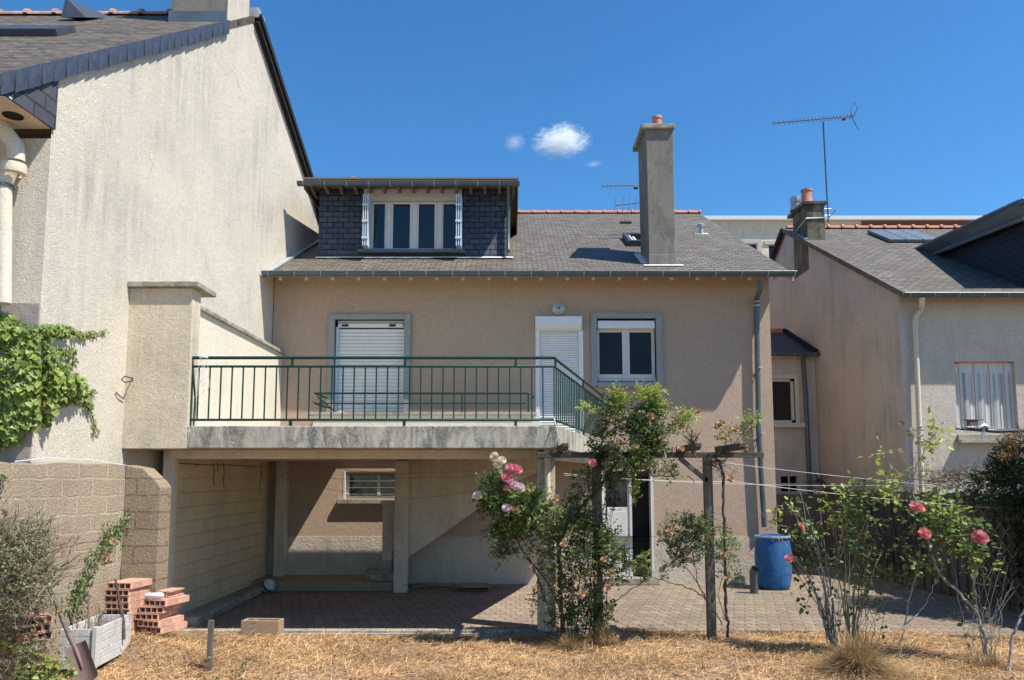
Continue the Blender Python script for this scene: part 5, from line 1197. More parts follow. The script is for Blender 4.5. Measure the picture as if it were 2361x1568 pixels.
for k in range(16):
    x = rnd.uniform(1300,1400); stemp(sm, [(x,1460,9.75),(x+rnd.uniform(-15,15),1350,9.7),(x+rnd.uniform(-30,30),1230,9.7),(x+rnd.uniform(-40,40),1120,9.7)], .004, .0025, 5)
lv = Leaves(); tw = MB()
B1 = [(1139,1130,9.4,34,42,60,.25),(1125,1165,9.4,18,30,20,.3),(1160,1100,9.4,14,22,14,.35),(1194,1172,9.45,52,34,70,.55),(1225,1150,9.5,40,22,32,.6),(1250,1185,9.55,40,26,36,.5),(1179,1220,9.5,50,34,52,.35),(1150,1245,9.5,22,34,26,.3),(1163,1278,9.5,22,18,12,.3),(1234,1225,9.6,40,36,36,.4),
 (1310,1216,9.7,36,46,38,.35),(1334,1170,9.7,36,26,30,.3),(1332,1290,9.7,42,44,44,.4),(1399,1262,9.65,36,46,38,.5),(1408,1320,9.65,34,30,28,.35),(1290,1340,9.7,26,34,16,.3),(1262,1300,9.6,20,30,12,.3),(1340,1384,9.7,48,44,34,.2),(1300,1420,9.7,34,30,20,.2),(1380,1410,9.7,30,26,18,.25),(1367,1230,9.7,22,70,30,.3),(1240,1390,9.6,10,26,6,.35),(1345,1330,9.8,66,66,34,.2),(1330,1240,9.85,60,50,24,.2),(1350,1420,9.75,66,36,36,.15),(1360,1190,9.8,44,50,20,.2),(1160,1180,9.5,36,50,26,.2),(1280,1240,9.8,46,46,20,.25),(1430,1290,9.7,30,40,12,.4),(1250,1250,9.6,30,40,14,.35)]
B2_ = [(1445,1060,9.6,70,28,80,.25),(1500,1045,9.6,40,30,36,.35),(1400,1090,9.7,52,26,48,.3),(1347,1112,9.75,34,20,22,.35),(1371,1040,9.7,24,12,16,.3),(1483,1005,9.6,48,34,64,.25),(1491,960,9.6,36,34,50,.45),(1440,980,9.6,40,26,34,.35),(1415,950,9.6,26,30,24,.35),(1520,1020,9.6,26,30,20,.3),(1385,1010,9.65,24,14,12,.35),(1400,985,9.65,20,24,14,.3),(1530,1080,9.6,24,18,12,.4)]
tips = blobs(lv, tw, B1, .037, .3, hub=hub, nl=4, dens=.8) + blobs(lv, tw, B2_, .037, .3, hub=hub, nl=4, dens=.8)
lv.build('foliage', M['rose'], r1)
lv2 = Leaves(); B3 = [(1419,912,9.6,16,18,16,.6),(1425,930,9.6,18,20,14,.4),(1497,912,9.6,30,20,40,.7),(1512,940,9.6,24,18,16,.5),(1355,942,9.7,14,6,6,.9),(1372,955,9.7,10,10,4,.8),(1581,964,9.6,26,16,18,.6),(1560,985,9.6,14,16,8,.5),(1458,1125,9.6,12,30,12,.6),(1480,1080,9.6,30,18,12,.7),(1200,1150,9.4,36,24,14,.5),(1180,1215,9.45,28,20,10,.6),(1240,1172,9.5,28,16,10,.6),(1400,1255,9.6,20,20,8,.6),(1560,1100,9.6,20,10,4,.6)]
blobs(lv2, tw, B3, .032, .6, hub=hub, nl=4); lv2.build('young_foliage', M['roselight'], r1)
lv3 = Leaves(); blobs(lv3, tw, [(1300,1430,9.7,44,26,22,.4),(1290,1360,9.65,30,40,12,.5),(1400,1410,9.6,20,30,10,.5),(1245,1290,9.55,30,30,8,.5),(1342,1340,9.6,40,60,14,.3),(1400,1300,9.6,30,30,6,.5),(1440,1040,9.6,60,40,8,.3),(1229,1405,9.6,4,24,5,.3)], .026, .4, comp=False); lv3.build('withered_foliage', M['dryleaf'], r1)
sm.build('stem', M['woody'], r1, smooth=True); t_ = tw.build('twigs', M['stem'], r1); t_['kind'] = 'stuff'
for px, py, sz, m in ((1140,1053,1.15,'creampetal'),(1148,1068,1.25,'creampetal'),(1158,1061,1.0,'creampetal'),(1176,1078,1.1,'pinkpetal'),(1188,1080,1.1,'pinkpetal'),(1196,1083,1.0,'pinkpetal'),(1180,1089,1.0,'pinkpetal'),(1170,1099,1.5,'pinkpetal'),(1160,1102,.7,'lilac'),(1184,1117,1.1,'lilac'),(1196,1122,1.2,'lilac'),(1202,1127,.9,'lilac'),(1168,1125,.8,'pinkpetal'),(1101,1143,1.2,'creampetal'),(1168,1171,1.1,'lilac'),(1181,1174,.9,'withpetal'),(1190,1177,.9,'withpetal'),(1216,1207,.9,'withpetal'),(1266,1163,1.0,'withpetal'),(1367,1067,1.0,'pinkpetal'),(1153,1087,.5,'creampetal')):
    c = at(px, py, 9.27 if px < 1210 else 9.45); flower(r1, c, m, sz*.86)
    tw2 = None
for px, py in ((1186,1253),(1130,1212),(1408,1321),(1500,960),(1464,1030),(1405,1350),(1340,1370),(1490,1075),(1240,1160),(1392,1290),(1150,1190),(1216,1209),(1280,1150),(1570,1035),(1525,1010),(1300,1255)):
    flower(r1, at(px, py, 9.42), 'withpetal', rnd.uniform(.6,.85), name='withered_flower')
q_ = tuft('dry_grass', Vector((at(1385,1466,9.62).x, 9.62, GZ-.02)), 2200, .46, .15, 'drygrass'); tag(q_, 'reddish dry grass tuft at the foot of the left pergola post', 'grass tuft', kind='stuff')
q_ = tuft('dry_grass', Vector((at(1312,1476,9.6).x, 9.6, GZ-.02)), 2200, .26, .28, 'drygrass'); tag(q_, 'short dry grass round the climbing rose stems', 'grass tuft', kind='stuff')

# ---- rose on the right pergola post
r2 = thing('climbing_rose', 'sparse half-bare climbing rose on the right pergola post', 'rose bush', at(1660,1455,Z=GZ))
sm = MB(); hub = []
hub += stemp(sm, [(1679,1475,9.75),(1678,1445,9.75),(1673,1400,9.75),(1672,1320,9.74),(1671,1240,9.72),(1667,1170,9.7),(1669,1100,9.7),(1660,1066,9.7),(1640,1050,9.7)], .017, .012, 8, .006, .5)
h2_ = stemp(sm, [(1650,1470,9.7),(1640,1435,9.7),(1631,1381,9.65),(1600,1360,9.6),(1565,1349,9.55),(1530,1338,9.5),(1499,1332,9.5),(1450,1362,9.5),(1413,1392,9.5)], .009, .005); hub += h2_
hub += stemp(sm, [(1665,1440,9.7),(1640,1400,9.7),(1610,1350,9.7),(1600,1290,9.7),(1590,1240,9.7)], .007, .004)
hub += stemp(sm, [(1640,1400,9.7),(1605,1340,9.7),(1575,1300,9.7),(1552,1230,9.7),(1550,1200,9.7)], .006, .003)
hub += stemp(sm, [(1670,1430,9.7),(1655,1370,9.7),(1680,1300,9.7),(1690,1240,9.7)], .005, .003)
hub += stemp(sm, [(1605,1055,9.7),(1600,1030,9.7),(1592,1020,9.7),(1596,990,9.7)], .013, .006)
for k in range(34):
    x, y = rnd.uniform(1570,1625), rnd.uniform(985,1050); stemp(sm, [(1600,1030+rnd.uniform(-10,20),9.7),((1600+x)/2,(1025+y)/2,9.7),(x,y,9.65)], .0045, .002, 4)
for k in range(30):
    x, y = rnd.uniform(1600,1700), rnd.uniform(1055,1120); stemp(sm, [(1650+rnd.uniform(-30,30),1062,9.7),((1650+x)/2,(1062+y)/2,9.7),(x,y,9.65)], .0035, .0018, 4)
hub += stemp(sm, [(1665,1066,9.7),(1690,1050,9.6),(1700,1010,9.6),(1730,975,9.6)], .006, .003); hub += stemp(sm, [(1680,1055,9.7),(1670,1010,9.6),(1660,980,9.6)], .005, .003)
lv = Leaves(); tw = MB()
blobs(lv, tw, [(1549,1245,9.65,24,26,20,.35),(1545,1290,9.65,14,20,8,.3),(1594,1222,9.65,34,34,40,.3),(1586,1275,9.6,40,30,40,.25),(1619,1235,9.65,20,34,18,.35),(1672,1270,9.65,26,44,26,.45),(1680,1330,9.65,20,24,8,.5),(1466,1305,9.5,30,18,14,.4),(1500,1325,9.5,34,12,10,.3),(1548,1200,9.65,12,18,7,.3),(1600,1195,9.65,40,10,9,.4),(1690,1025,9.6,34,24,12,.4)], .032, .35, hub=hub, nl=4, dens=.9)
lv.build('foliage', M['rose'], r2)
lv2 = Leaves(); blobs(lv2, tw, [(1734,966,9.6,18,14,12,.6),(1697,990,9.6,34,20,10,.5),(1690,1245,9.65,16,34,8,.6),(1600,1215,9.65,30,14,6,.6),(1480,1290,9.5,14,10,4,.6)], .028, .6, hub=hub, nl=3); lv2.build('young_foliage', M['roselight'], r2)
lv3 = Leaves(); blobs(lv3, tw, [(1700,995,9.6,34,24,9,.6),(1560,1200,9.6,26,16,5,.2),(1640,1230,9.6,30,40,6,.3),(1680,1080,9.65,30,30,5,.6)], .026, .5, comp=False); lv3.build('withered_foliage', M['dryleaf'], r2)
sm.build('stem', M['woody'], r2, smooth=True); t_ = tw.build('twigs', M['stem'], r2); t_['kind'] = 'stuff'
for px, py in ((1600,944),(1572,950),(1611,948),(1663,976),(1651,983),(1672,1008),(1704,1020),(1719,1032),(1696,990),(1552,1243),(1562,1240),(1545,1225),(1588,1270),(1450,1300),(1462,1312),(1474,1306),(1668,1278),(1684,1105),(1676,1335),(1734,985)):
    flower(r2, at(px, py, 9.5), 'withpetal', rnd.uniform(.55,.85), name='withered_flower')

# ---- rose bushes right
DENS = .40
def bush(name, label, basepx, stems, lfs, lights, with_, flowers, Y, size=.060, matt='greybark'):
    r = thing(name, label, 'rose bush', at(*basepx, Z=GZ)); sm = MB(); hub = []
    for k in range(14):
        bx_, by_ = basepx[0]+rnd.uniform(-24,24), basepx[1]-rnd.uniform(0,30); stemp(sm, [(bx_,by_,Y),(bx_+rnd.uniform(-30,30),by_-rnd.uniform(60,110),Y),(bx_+rnd.uniform(-70,70),by_-rnd.uniform(160,300),Y)], .0045, .0018, 4, .012)
    for st_, r0, r1_ in stems: hub += stemp(sm, st_, r0, r1_, 6, .010)
    tw = MB()
    if lfs: lv = Leaves(); blobs(lv, tw, lfs, size, .45, hub=hub, nl=3, droop=.5); lv.build('foliage', M['rose'], r)
    if lights: lv = Leaves(); blobs(lv, tw, lights, size, .6, hub=hub, nl=3, droop=.6); lv.build('young_foliage', M['roselight'], r)
    if with_: lv = Leaves(); blobs(lv, tw, with_, .03, .5, comp=False, hub=hub); lv.build('withered_foliage', M['dryleaf'], r)
    sm.build('stem', M[matt], r, smooth=True); t_ = tw.build('twigs', M['stem'], r); t_['kind'] = 'stuff'
    for px, py, sz, m in flowers: flower(r, at(px, py, Y-.25), m, sz*.72)
    return r
Y = 9.3
def fan(bx, by, tips, Y, r0=.008, r1_=.003, mid=.5):
    out = []
    for tx, ty in tips:
        mx = bx+(tx-bx)*mid*.7; my = by+(ty-by)*mid
        out.append(([(bx+rnd.uniform(-6,6), by, Y), (mx+rnd.uniform(-6,6), my, Y+rnd.uniform(-.15,.15)), (tx, ty, Y+rnd.uniform(-.3,.3))], r0, r1_))
    return out
bush('rose_bush', 'thin upright rose bush in front of the blue barrel, with two coral blooms', (1925,1500), fan(1925,1500,[(1775,1200),(1800,1240),(1830,1180),(1857,1160),(1810,1290),(1870,1220),(1890,1170),(1900,1250),(1850,1300),(1840,1120)],Y,.011,.003) + fan(1800,1260,[(1745,1170),(1760,1230),(1785,1180)],Y,.003,.0015),
 [(1829,1200,Y,22,26,12,.5),(1857,1262,Y,24,40,20,.4),(1869,1318,Y,18,22,8,.4),(1835,1290,Y,20,20,5,.4),(1880,1225,Y,20,30,8,.4),(1870,1340,Y,26,30,8,.35),(1905,1300,Y,26,40,9,.4),(1895,1390,Y,30,40,8,.3),(1850,1380,Y,16,20,4,.4)], [(1790,1215,Y,14,10,5,.5),(1829,1190,Y,18,14,6,.6),(1850,1245,Y,16,16,5,.4)], [(1800,1180,Y,34,30,5,.4),(1770,1200,Y,20,20,3,.5),(1850,1160,Y,10,10,3,.1)], [(1847,1211,.9,'coralpetal'),(1851,1218,.6,'coralpetal'),(1818,1287,1.1,'coralpetal'),(1828,1288,.9,'coralpetal')], Y)
Y = 9.0
bush('rose_bush', 'tall leafy rose bush without open blooms, growing out of the big dry grass clump', (1985,1560), fan(1960,1540,[(1985,1110),(1975,1170),(1940,1180),(2000,1200),(2010,1260),(1925,1220),(2005,1320),(1960,1260),(1945,1300),(2030,1280),(1920,1180)],Y,.010,.003),
 [(1985,1130,Y,14,24,16,.3),(1990,1175,Y,22,34,34,.3),(1993,1228,Y,28,30,26,.3),(2005,1285,Y,22,36,20,.4),(2010,1330,Y,16,24,8,.4),(1960,1200,Y,26,40,14,.4),(1940,1240,Y,20,30,8,.4),(1975,1340,Y,30,40,12,.35),(2000,1400,Y,30,34,10,.3),(1950,1400,Y,24,34,7,.3),(2040,1330,Y,14,40,6,.4)], [(1937,1178,Y,40,22,24,.4),(1900,1175,Y,20,14,8,.5),(1960,1150,Y,20,16,8,.5),(2035,1190,Y,14,10,4,.5),(2020,1275,Y,14,10,4,.5)], [(1990,1370,Y,16,24,6,.4),(1930,1210,Y,40,40,6,.3)], [], Y, matt='stem')
Y = 8.7
r4 = bush('rose_bush', 'wide rose bush with a bare grey stem and coral blooms at the right', (2270,1560),
 [([(2283,1560,Y),(2273,1473,Y),(2252,1413,Y),(2215,1370,Y),(2169,1325,Y),(2150,1285,Y),(2141,1250,Y)], .018, .011), ([(2141,1250,Y),(2125,1200,Y),(2110,1150,Y),(2100,1110,Y),(2120,1060,Y),(2150,1010,Y)], .009, .004), ([(2141,1250,Y),(2160,1200,Y),(2190,1180,Y),(2220,1200,Y)], .006, .003),
  ([(2275,1540,Y),(2258,1440,Y),(2245,1350,Y),(2235,1290,Y),(2220,1240,Y)], .009, .004), ([(2065,1545,Y),(2081,1470,Y),(2085,1440,Y),(2103,1360,Y),(2120,1290,Y)], .011, .005), ([(2085,1440,Y),(2130,1400,Y),(2160,1340,Y),(2175,1300,Y)], .008, .004), ([(2110,1150,Y),(2085,1110,Y),(2060,1080,Y),(2040,1050,Y)], .005, .002), ([(2102,1110,Y),(2090,1070,Y),(2070,1040,Y)], .004, .002), ([(2245,1350,Y),(2262,1300,Y),(2268,1260,Y)], .004, .003), ([(2290,1520,Y),(2310,1440,Y),(2300,1380,Y)], .006, .003)],
 [(2137,1300,Y,24,26,12,.4),(2137,1170,Y,36,22,26,.4),(2189,1215,Y,58,40,60,.35),(2160,1320,Y,24,34,8,.4),(2215,1330,Y,26,30,9,.35),(2260,1360,Y,16,34,7,.4),(2100,1340,Y,12,34,5,.4),(2240,1450,Y,20,40,7,.3),(2157,1240,Y,40,28,34,.35),(2229,1245,Y,34,26,30,.35),(2237,1275,Y,30,16,14,.4),(2105,1165,Y,20,30,10,.3),(2122,1281,Y,22,24,10,.4),(2110,1010,Y,10,16,6,.4)],
 [(2049,1113,Y,32,14,22,.6),(2060,1130,Y,20,12,10,.6),(2153,992,Y,22,12,10,.7),(2140,1020,Y,16,18,9,.6),(2170,1195,Y,44,26,26,.6),(2215,1225,Y,34,18,16,.6),(2037,1049,Y,20,8,5,.7),(2277,1313,Y,20,12,6,.7),(2130,1150,Y,20,16,7,.6),(2250,1290,Y,20,14,6,.6),(2115,1045,Y,14,20,6,.6),(2150,1290,Y,20,10,5,.7)],
 [(2240,1400,Y,14,60,14,.4),(2200,1250,Y,50,50,8,.3),(2290,1440,Y,12,50,8,.3),(2100,1230,Y,20,60,5,.3)], [(2112,1168,1.5,'coralpetal'),(2122,1170,1.2,'coralpetal'),(2131,1229,1.45,'coralpetal'),(2138,1233,.9,'coralpetal'),(2257,1237,1.7,'coralpetal'),(2266,1241,1.4,'coralpetal')], Y, .062)
q_ = tuft('dry_grass', at(1980,1560,Z=GZ), 5200, .56, .31, 'drygrass'); tag(q_, 'big shaggy clump of dry grass around the rose stems at the right', 'grass tuft', kind='stuff')
q_ = tuft('dry_grass', at(1975,1500,8.9)+Vector((0,0,-.1)), 260, .60, .14, 'drygrass'); tag(q_, 'tall loose dry stalks standing above the big clump', 'grass tuft', kind='stuff')
q_ = tuft('dry_grass', at(2275,1545,Z=GZ), 700, .30, .30, 'drygrass'); tag(q_, 'low dry grass round the bare grey rose stem', 'grass tuft', kind='stuff')
mb = MB(); stemp(mb, [(2325,1590,8.2),(2332,1480,8.3),(2345,1440,8.3),(2361,1410,8.3),(2390,1330,8.3)], .018, .009); tag(mb.build('cut_branch', M['greybark'], smooth=True), 'thick bare grey branch at the right edge of the photo', 'branch')

DENS = 1.0
# ---- conifer and the bramble on the wall
cf = thing('conifer', 'dark conifer hanging over the boundary wall at the right edge', 'tree', (8.4, 11.3, 0))
mb = MB(); mb.tube([(8.5,11.3,-.1),(8.45,11.3,1.2),(8.4,11.3,3.4)], [.11,.08,.03], 10); tk = mb.build('trunk', M['woody'], cf, smooth=True)
def sprays(lv, bl, size, n_per):
    for px, py, Y, rx, ry, n, tn in bl:
        c = at(px, py, Y); kx = Y/FPX
        for i in range(n):
            o = Vector((rnd.uniform(-1,1), rnd.uniform(-1,1), rnd.uniform(-1,1)))
            if o.length > 1: o.normalize()
            p = c+Vector((o.x*rx*kx, o.y*(rx+ry)*.5*kx, o.z*ry*kx)); d = (Vector((-.8,-.3,-.05))+rv(.55)).normalized(); t_ = tn+rnd.uniform(-.2,.2)
            for j in range(n_per):
                q = p+d*.03*j; lv.add(q, d+rv(.5), Vector((0,-.5,.8))+rv(.4), size*rnd.uniform(.7,1.2), t_)
lv = Leaves('long'); sprays(lv, [(2335,1050,11.3,40,24,200,.5),(2318,1090,11.3,40,30,220,.45),(2282,1108,11.3,34,22,70,.6),(2350,1115,11.2,44,50,420,.3),(2290,1145,11.2,46,20,120,.45),(2375,1190,11.2,30,60,320,.2),(2385,1290,11.2,30,60,260,.2),(2400,1060,11.5,60,60,300,.3),(2235,1130,11.4,30,16,50,.6),(2320,1180,11.2,30,20,60,.4)], .06, 5); 
for i in range(2600):
    z_ = rnd.uniform(1.2,5.8); rr_ = 1.15*(1-(z_-1.2)/5.2)**.6*sqrt(rnd.random()); a_ = rnd.uniform(0,2*pi); p = Vector((8.95+rr_*cos(a_), 10.7+rr_*1.5*sin(a_), z_))
    if p.x < .668*p.y+.05: continue
    d = (Vector((cos(a_),sin(a_),-.1))+rv(.4)).normalized()
    for j in range(4): lv.add(p+d*.06*j, d+rv(.5), Vector((0,-.5,.8))+rv(.4), .11, rnd.uniform(0,.5))
lv.build('crown', M['conifer'], cf)
lv = Leaves('long'); sprays(lv, [(2345,1018,11.1,26,9,60,.6),(2350,1000,11.1,20,6,30,.5),(2330,1046,11.0,22,8,26,.4)], .05, 5); lv.build('dry_tips', M['conifdry'], cf)
mb = MB()
for k in range(260):
    p = at(rnd.uniform(2120,2300), rnd.gauss(1102,10), 12.6); q = p+Vector((rnd.gauss(0,.28),rnd.gauss(0,.2),rnd.gauss(.02,.10))); mb.tube([p, p.lerp(q,.5)+rv(.04), q], [.005,.004,.002], 3, cap=False)
for k in range(40):
    p = at(rnd.uniform(2090,2290), 1100, 12.6); q = p+Vector((rnd.gauss(0,.12),rnd.gauss(0,.1),rnd.uniform(.1,.4))); mb.tube([p, p.lerp(q,.5)+rv(.03), q], [.004,.003,.002], 3, cap=False)
tag(mb.build('dead_bramble', M['twig']), 'tangle of dead grey climber twigs on top of the boundary wall', 'climber', kind='stuff')
mb = MB()
for k in range(50):
    p = at(rnd.uniform(1880,1900), rnd.uniform(1105,1116), 17.4); q = p+rv(.14); mb.tube([p, p.lerp(q,.5)+rv(.05), q], [.007,.005,.003], 3, cap=False)
tag(mb.build('dead_bramble', M['woody']), 'small dark knot of dead climber where the boundary wall meets the link building', 'climber', kind='stuff')

# ---- ivy on the neighbour's wall
iv = thing('ivy', 'bright green ivy spreading over the corner of the cream gable', 'ivy', (-5.2, y_n-.2, 2.2))
lv = Leaves('ivy'); st_ = MB()
IB = [(-50,780,50,50),(-50,860,60,60),(-110,850,60,60),(-60,940,60,60),(-40,1000,40,40),(-160,900,50,60),(0,740,34,22),(20,770,60,32),(50,790,50,22),(100,764,30,18),(118,760,44,15),(150,766,26,12),(188,772,26,8),(212,767,26,6),(236,765,13,5),(30,830,60,50),(100,812,24,18),(135,809,36,11),(162,808,13,5),(163,830,14,7),(148,842,20,9),(60,870,80,45),(30,900,60,50),(140,885,42,28),(120,850,30,20),(184,883,7,5),(200,903,20,8),(178,900,20,14),(130,915,46,18),(60,940,52,34),(30,960,40,40),(20,985,32,36),(70,965,36,22),(186,920,16,14),(203,943,8,20),(214,975,5,12),(216,993,9,8),(5,1010,16,22)]
for px, py, rx, ry in IB:
    n = int(rx*ry*.15)+8
    for i in range(n):
        while True:
            a, b = rnd.uniform(-1,1), rnd.uniform(-1,1)
            if a*a+b*b < 1: break
        x, y = px+a*rx, py+b*ry; big = min(1, (min(rx,ry)-4)/26)
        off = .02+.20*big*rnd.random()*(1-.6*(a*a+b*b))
        if x > 88: p = ong(x, y)+GN*off; nn = Vector((1,-.35,.45))
        else: p = at(x, y, y_n-.04-off*(.6 if x < 70 else .4)); nn = Vector((.35,-1,.5))
        sz = (.034+.036*big)*rnd.uniform(.6,1.25)*(.75 if rx*ry < 200 else 1)
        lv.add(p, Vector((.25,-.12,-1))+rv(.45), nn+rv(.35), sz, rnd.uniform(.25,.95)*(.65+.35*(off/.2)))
for chain in ([(40,800),(90,772),(140,765),(190,775),(240,765)],[(60,830),(120,812),(175,806)],[(100,870),(150,850),(175,826)],[(60,900),(140,900),(205,902)],[(150,905),(190,925),(210,960),(216,1000)],[(10,740),(5,840),(10,930),(0,1020)]):
    st_.tube([ong(x,y)+GN*.02 if x > 88 else at(x,y,y_n-.04) for x, y in chain], [.010]*(len(chain)-1)+[.004], 5)
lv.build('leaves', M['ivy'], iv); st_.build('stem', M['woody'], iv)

# ---- small climber at the pier, green sprays
v1_ = thing('climbing_vine', 'thin small-leaved creeper running down the joint of the block wall and pier', 'creeper', at(290,1300,9.2))
lv = Leaves('ovate'); tw = MB()
def onw(px, py, off): return atp(min(px,288), py, Vector((q0.x,PY,0)), nrm_) + nrm_*off
for px, py, rx, ry, n in ((290,1160,4,20,10),(284,1180,5,18,14),(277,1200,8,14,22),(262,1215,14,14,60),(247,1228,20,18,110),(240,1245,16,14,70),(236,1262,12,10,30),(216,1275,14,18,50),(200,1300,12,16,40),(190,1330,16,18,60),(170,1365,20,26,110),(160,1400,22,22,80),(175,1340,14,20,40)):
    for i in range(n):
        x = px+rnd.gauss(0,rx*.6); y = py+rnd.gauss(0,ry*.6); p = onw(x, y, .03+rnd.random()*.08); lv.add(p, rv(.7)+Vector((0,0,-.5)), Vector((.5,-.8,.4))+rv(.5), rnd.uniform(.02,.04), rnd.uniform(.1,.9))
tw.tube([onw(x,y,.02) for x,y in ((292,1140),(288,1190),(262,1225),(238,1262),(205,1300),(175,1360),(160,1440))], .006, 5)
lv.build('leaves', M['vine'], v1_); tw.build('stem', M['woody'], v1_)

# ---- dry twiggy bush at the left edge
db_ = thing('dry_bush', 'tangled dry grey bush with few leaves at the left edge', 'bush', at(30,1450,7.6))
mb = MB()
for k in range(720):
    a = rnd.random(); x0_ = rnd.uniform(-40,120); y0_ = rnd.uniform(1200,1420); Yb = 7.45+rnd.uniform(-.35,.3)
    p = at(x0_, y0_, Yb); ln = rnd.uniform(.12,.40); d = Vector((rnd.uniform(.1,1), rnd.gauss(0,.3), rnd.gauss(.10,.45))).normalized(); pts = [p]
    for j in range(5): d = (d+rv(.28)+Vector((.0,0,.02))).normalized(); pts.append(pts[-1]+d*ln/5)
    if (pts[-1].x) > at(165,1300,7.5).x: continue
    r = rnd.uniform(.0018,.0048); mb.tube(pts, [r,r,r*.9,r*.8,r*.6,r*.4], 3, cap=False)
for (xa,ya,xb,yb_) in ((-20,1400,110,1270),(0,1420,150,1250),(-10,1330,120,1200),(30,1440,160,1290),(100,1370,190,1320),(-20,1290,90,1230),(60,1300,230,1245),(110,1330,240,1260),(20,1380,165,1302),(105,1355,210,1280)):
    mb.tube(wob([at(xa,ya,7.5), at((xa+xb)/2,(ya+yb_)/2-10,7.45), at(xb,yb_,7.5)],5,.014), .0055, 5)
t_ = mb.build('twigs', M['twig'], db_); t_['kind'] = 'stuff'
lv = Leaves('ovate'); tw = MB()
blobs(lv, tw, [(20,1230,7.4,40,40,26,.4),(10,1300,7.4,30,40,26,.2),(60,1215,7.4,26,20,10,.5),(100,1225,7.4,14,20,6,.4),(70,1270,7.35,40,16,8,.8),(20,1350,7.3,26,34,24,.15),(0,1400,7.3,26,30,24,.1),(5,1108,7.6,16,16,16,.9),(50,1440,7.3,40,30,14,.3),(60,1290,7.3,60,60,50,.35),(40,1240,7.35,60,40,40,.45),(110,1280,7.4,40,40,16,.4),(20,1420,7.2,50,50,40,.2),(60,1370,7.3,50,40,26,.3),(90,1500,7.25,50,30,30,.35),(30,1540,7.2,50,30,40,.25),(-60,1300,7.3,60,80,40,.4),(-50,1450,7.2,60,70,30,.3),(30,1260,7.3,60,50,60,.6),(80,1320,7.25,60,50,40,.6),(20,1380,7.2,50,60,40,.5)], .028, .3, comp=False, nl=6)
lv.build('foliage', M['shrub'], db_); tw.build('branch', M['twig'], db_)['kind'] = 'stuff'
lv = Leaves('ovate'); tw = MB(); blobs(lv, tw, [(10,1182,7.4,14,5,5,.1),(110,1300,7.4,20,14,4,.4),(85,1345,7.4,16,12,5,.3),(150,1260,7.5,30,14,4,.3),(275,1240,8.6,30,12,4,.4),(240,1290,8.3,14,16,4,.4),(90,1420,7.4,14,30,8,.3),(75,1475,7.3,20,20,6,.3)], .034, .4, comp=False); lv.build('withered_foliage', M['dryleaf'], db_); tw.build('branch', M['twig'], db_)['kind'] = 'stuff'
vb = thing('young_vine', 'broad-leaved green seedlings in front of the overgrown brick pile', 'plant', at(110,1560,7.3))
lv = Leaves('ivy'); tw = MB(); blobs(lv, tw, [(60,1500,7.35,40,20,14,.3),(110,1535,7.3,40,26,26,.5),(100,1568,7.25,40,20,22,.6),(160,1550,7.4,12,14,6,.4),(20,1480,7.3,24,26,12,.2),(168,1508,7.6,8,12,5,.3),(60,1560,7.2,30,20,12,.3)], .045, .5, comp=False, nl=3); lv.build('leaves', M['ivy'], vb); tw.build('stem', M['stem'], vb)
pl = thing('seedling', 'small leafy green shoot in the straw between the wooden stake and the photo bottom', 'plant', at(548,1568,8.1))
lv = Leaves('ivy'); tw = MB(); blobs(lv, tw, [(562,1528,8.1,10,8,4,.5),(560,1545,8.1,12,8,4,.3),(540,1560,8.0,16,8,6,.3),(500,1565,8.0,14,6,4,.6),(480,1530,8.1,8,14,3,.2)], .034, .5, comp=False, nl=3); lv.build('leaves', M['shrub'], pl); tw.build('stem', M['stem'], pl)
lv = Leaves('long'); 
for px, py, rx, n in ((1832,1545,30,160),(1760,1530,20,80),(1880,1510,20,90),(1728,1490,16,60),(1840,1565,40,140),(1560,1535,6,20),(2150,1490,30,120),(2210,1500,26,120),(1620,1548,8,16),(320,1545,6,20),(2120,1560,24,60)):
    for i in range(n): p = at(px+rnd.gauss(0,rx*.6), py+rnd.gauss(0,4), Z=GZ+.02); lv.add(p, rv(.6)+Vector((0,0,.9)), Vector((0,-1,.6))+rv(.5), rnd.uniform(.02,.05), rnd.uniform(0,.8))
gw = lv.build('weeds', M['rose'], None); tag(gw, 'low green weeds scattered in the dry straw', 'weeds', kind='stuff')

# ---- straw-covered ground
def hgt(x, y):
    h = .018*np.sin(x*2.3+y)+.014*np.sin(x*5.1-y*3.7)+.010*np.sin(x*9+y*8)+.012*np.sin(y*5+x*1.3)
    h = h + .15*np.exp(-((x+4.5)**2/.5+(y-8.6)**2/1.2)) + .20*np.exp(-((x+4.0)**2/.14+(y-8.75)**2/.10))
    h = h + .03*np.exp(-((x+2.6)**2/1.5+(y-9.9)**2/.1))
    return h
xs = np.linspace(-6.2, 8.5, 260); ys = np.linspace(5.5, 10.31, 90); X, Yg = np.meshgrid(xs, ys)
edge = np.clip((10.3-Yg)/.25, 0, 1); Zg = GZ-.03+.045*edge+.055*np.clip((X-1.0)*3,0,1)*(1-edge*.6)+hgt(X,Yg)+rng.normal(0,.006,X.shape)
Vv = np.stack([X,Yg,Zg],-1).reshape(-1,3); nx = len(xs); idx = np.arange(len(ys)*nx).reshape(len(ys),nx)
Fv = np.stack([idx[:-1,:-1],idx[:-1,1:],idx[1:,1:],idx[1:,:-1]],-1).reshape(-1,4)
sg = npmesh('ground', Vv, Fv, M['straw']); sg['kind'] = 'structure'
nB = 105000
bx = rng.uniform(-5.3, 7.6, nB); by = rng.uniform(6.9, 10.5, nB)
keep = (by < np.where(bx > 3.2, 10.46-.14*np.abs(bx-3.2)**1.1, np.where(bx > 1.2, 10.44, 10.30))+.05*np.sin(bx*3)*np.sin(bx*7.3)) & (np.abs(bx) < .72*by+.3)
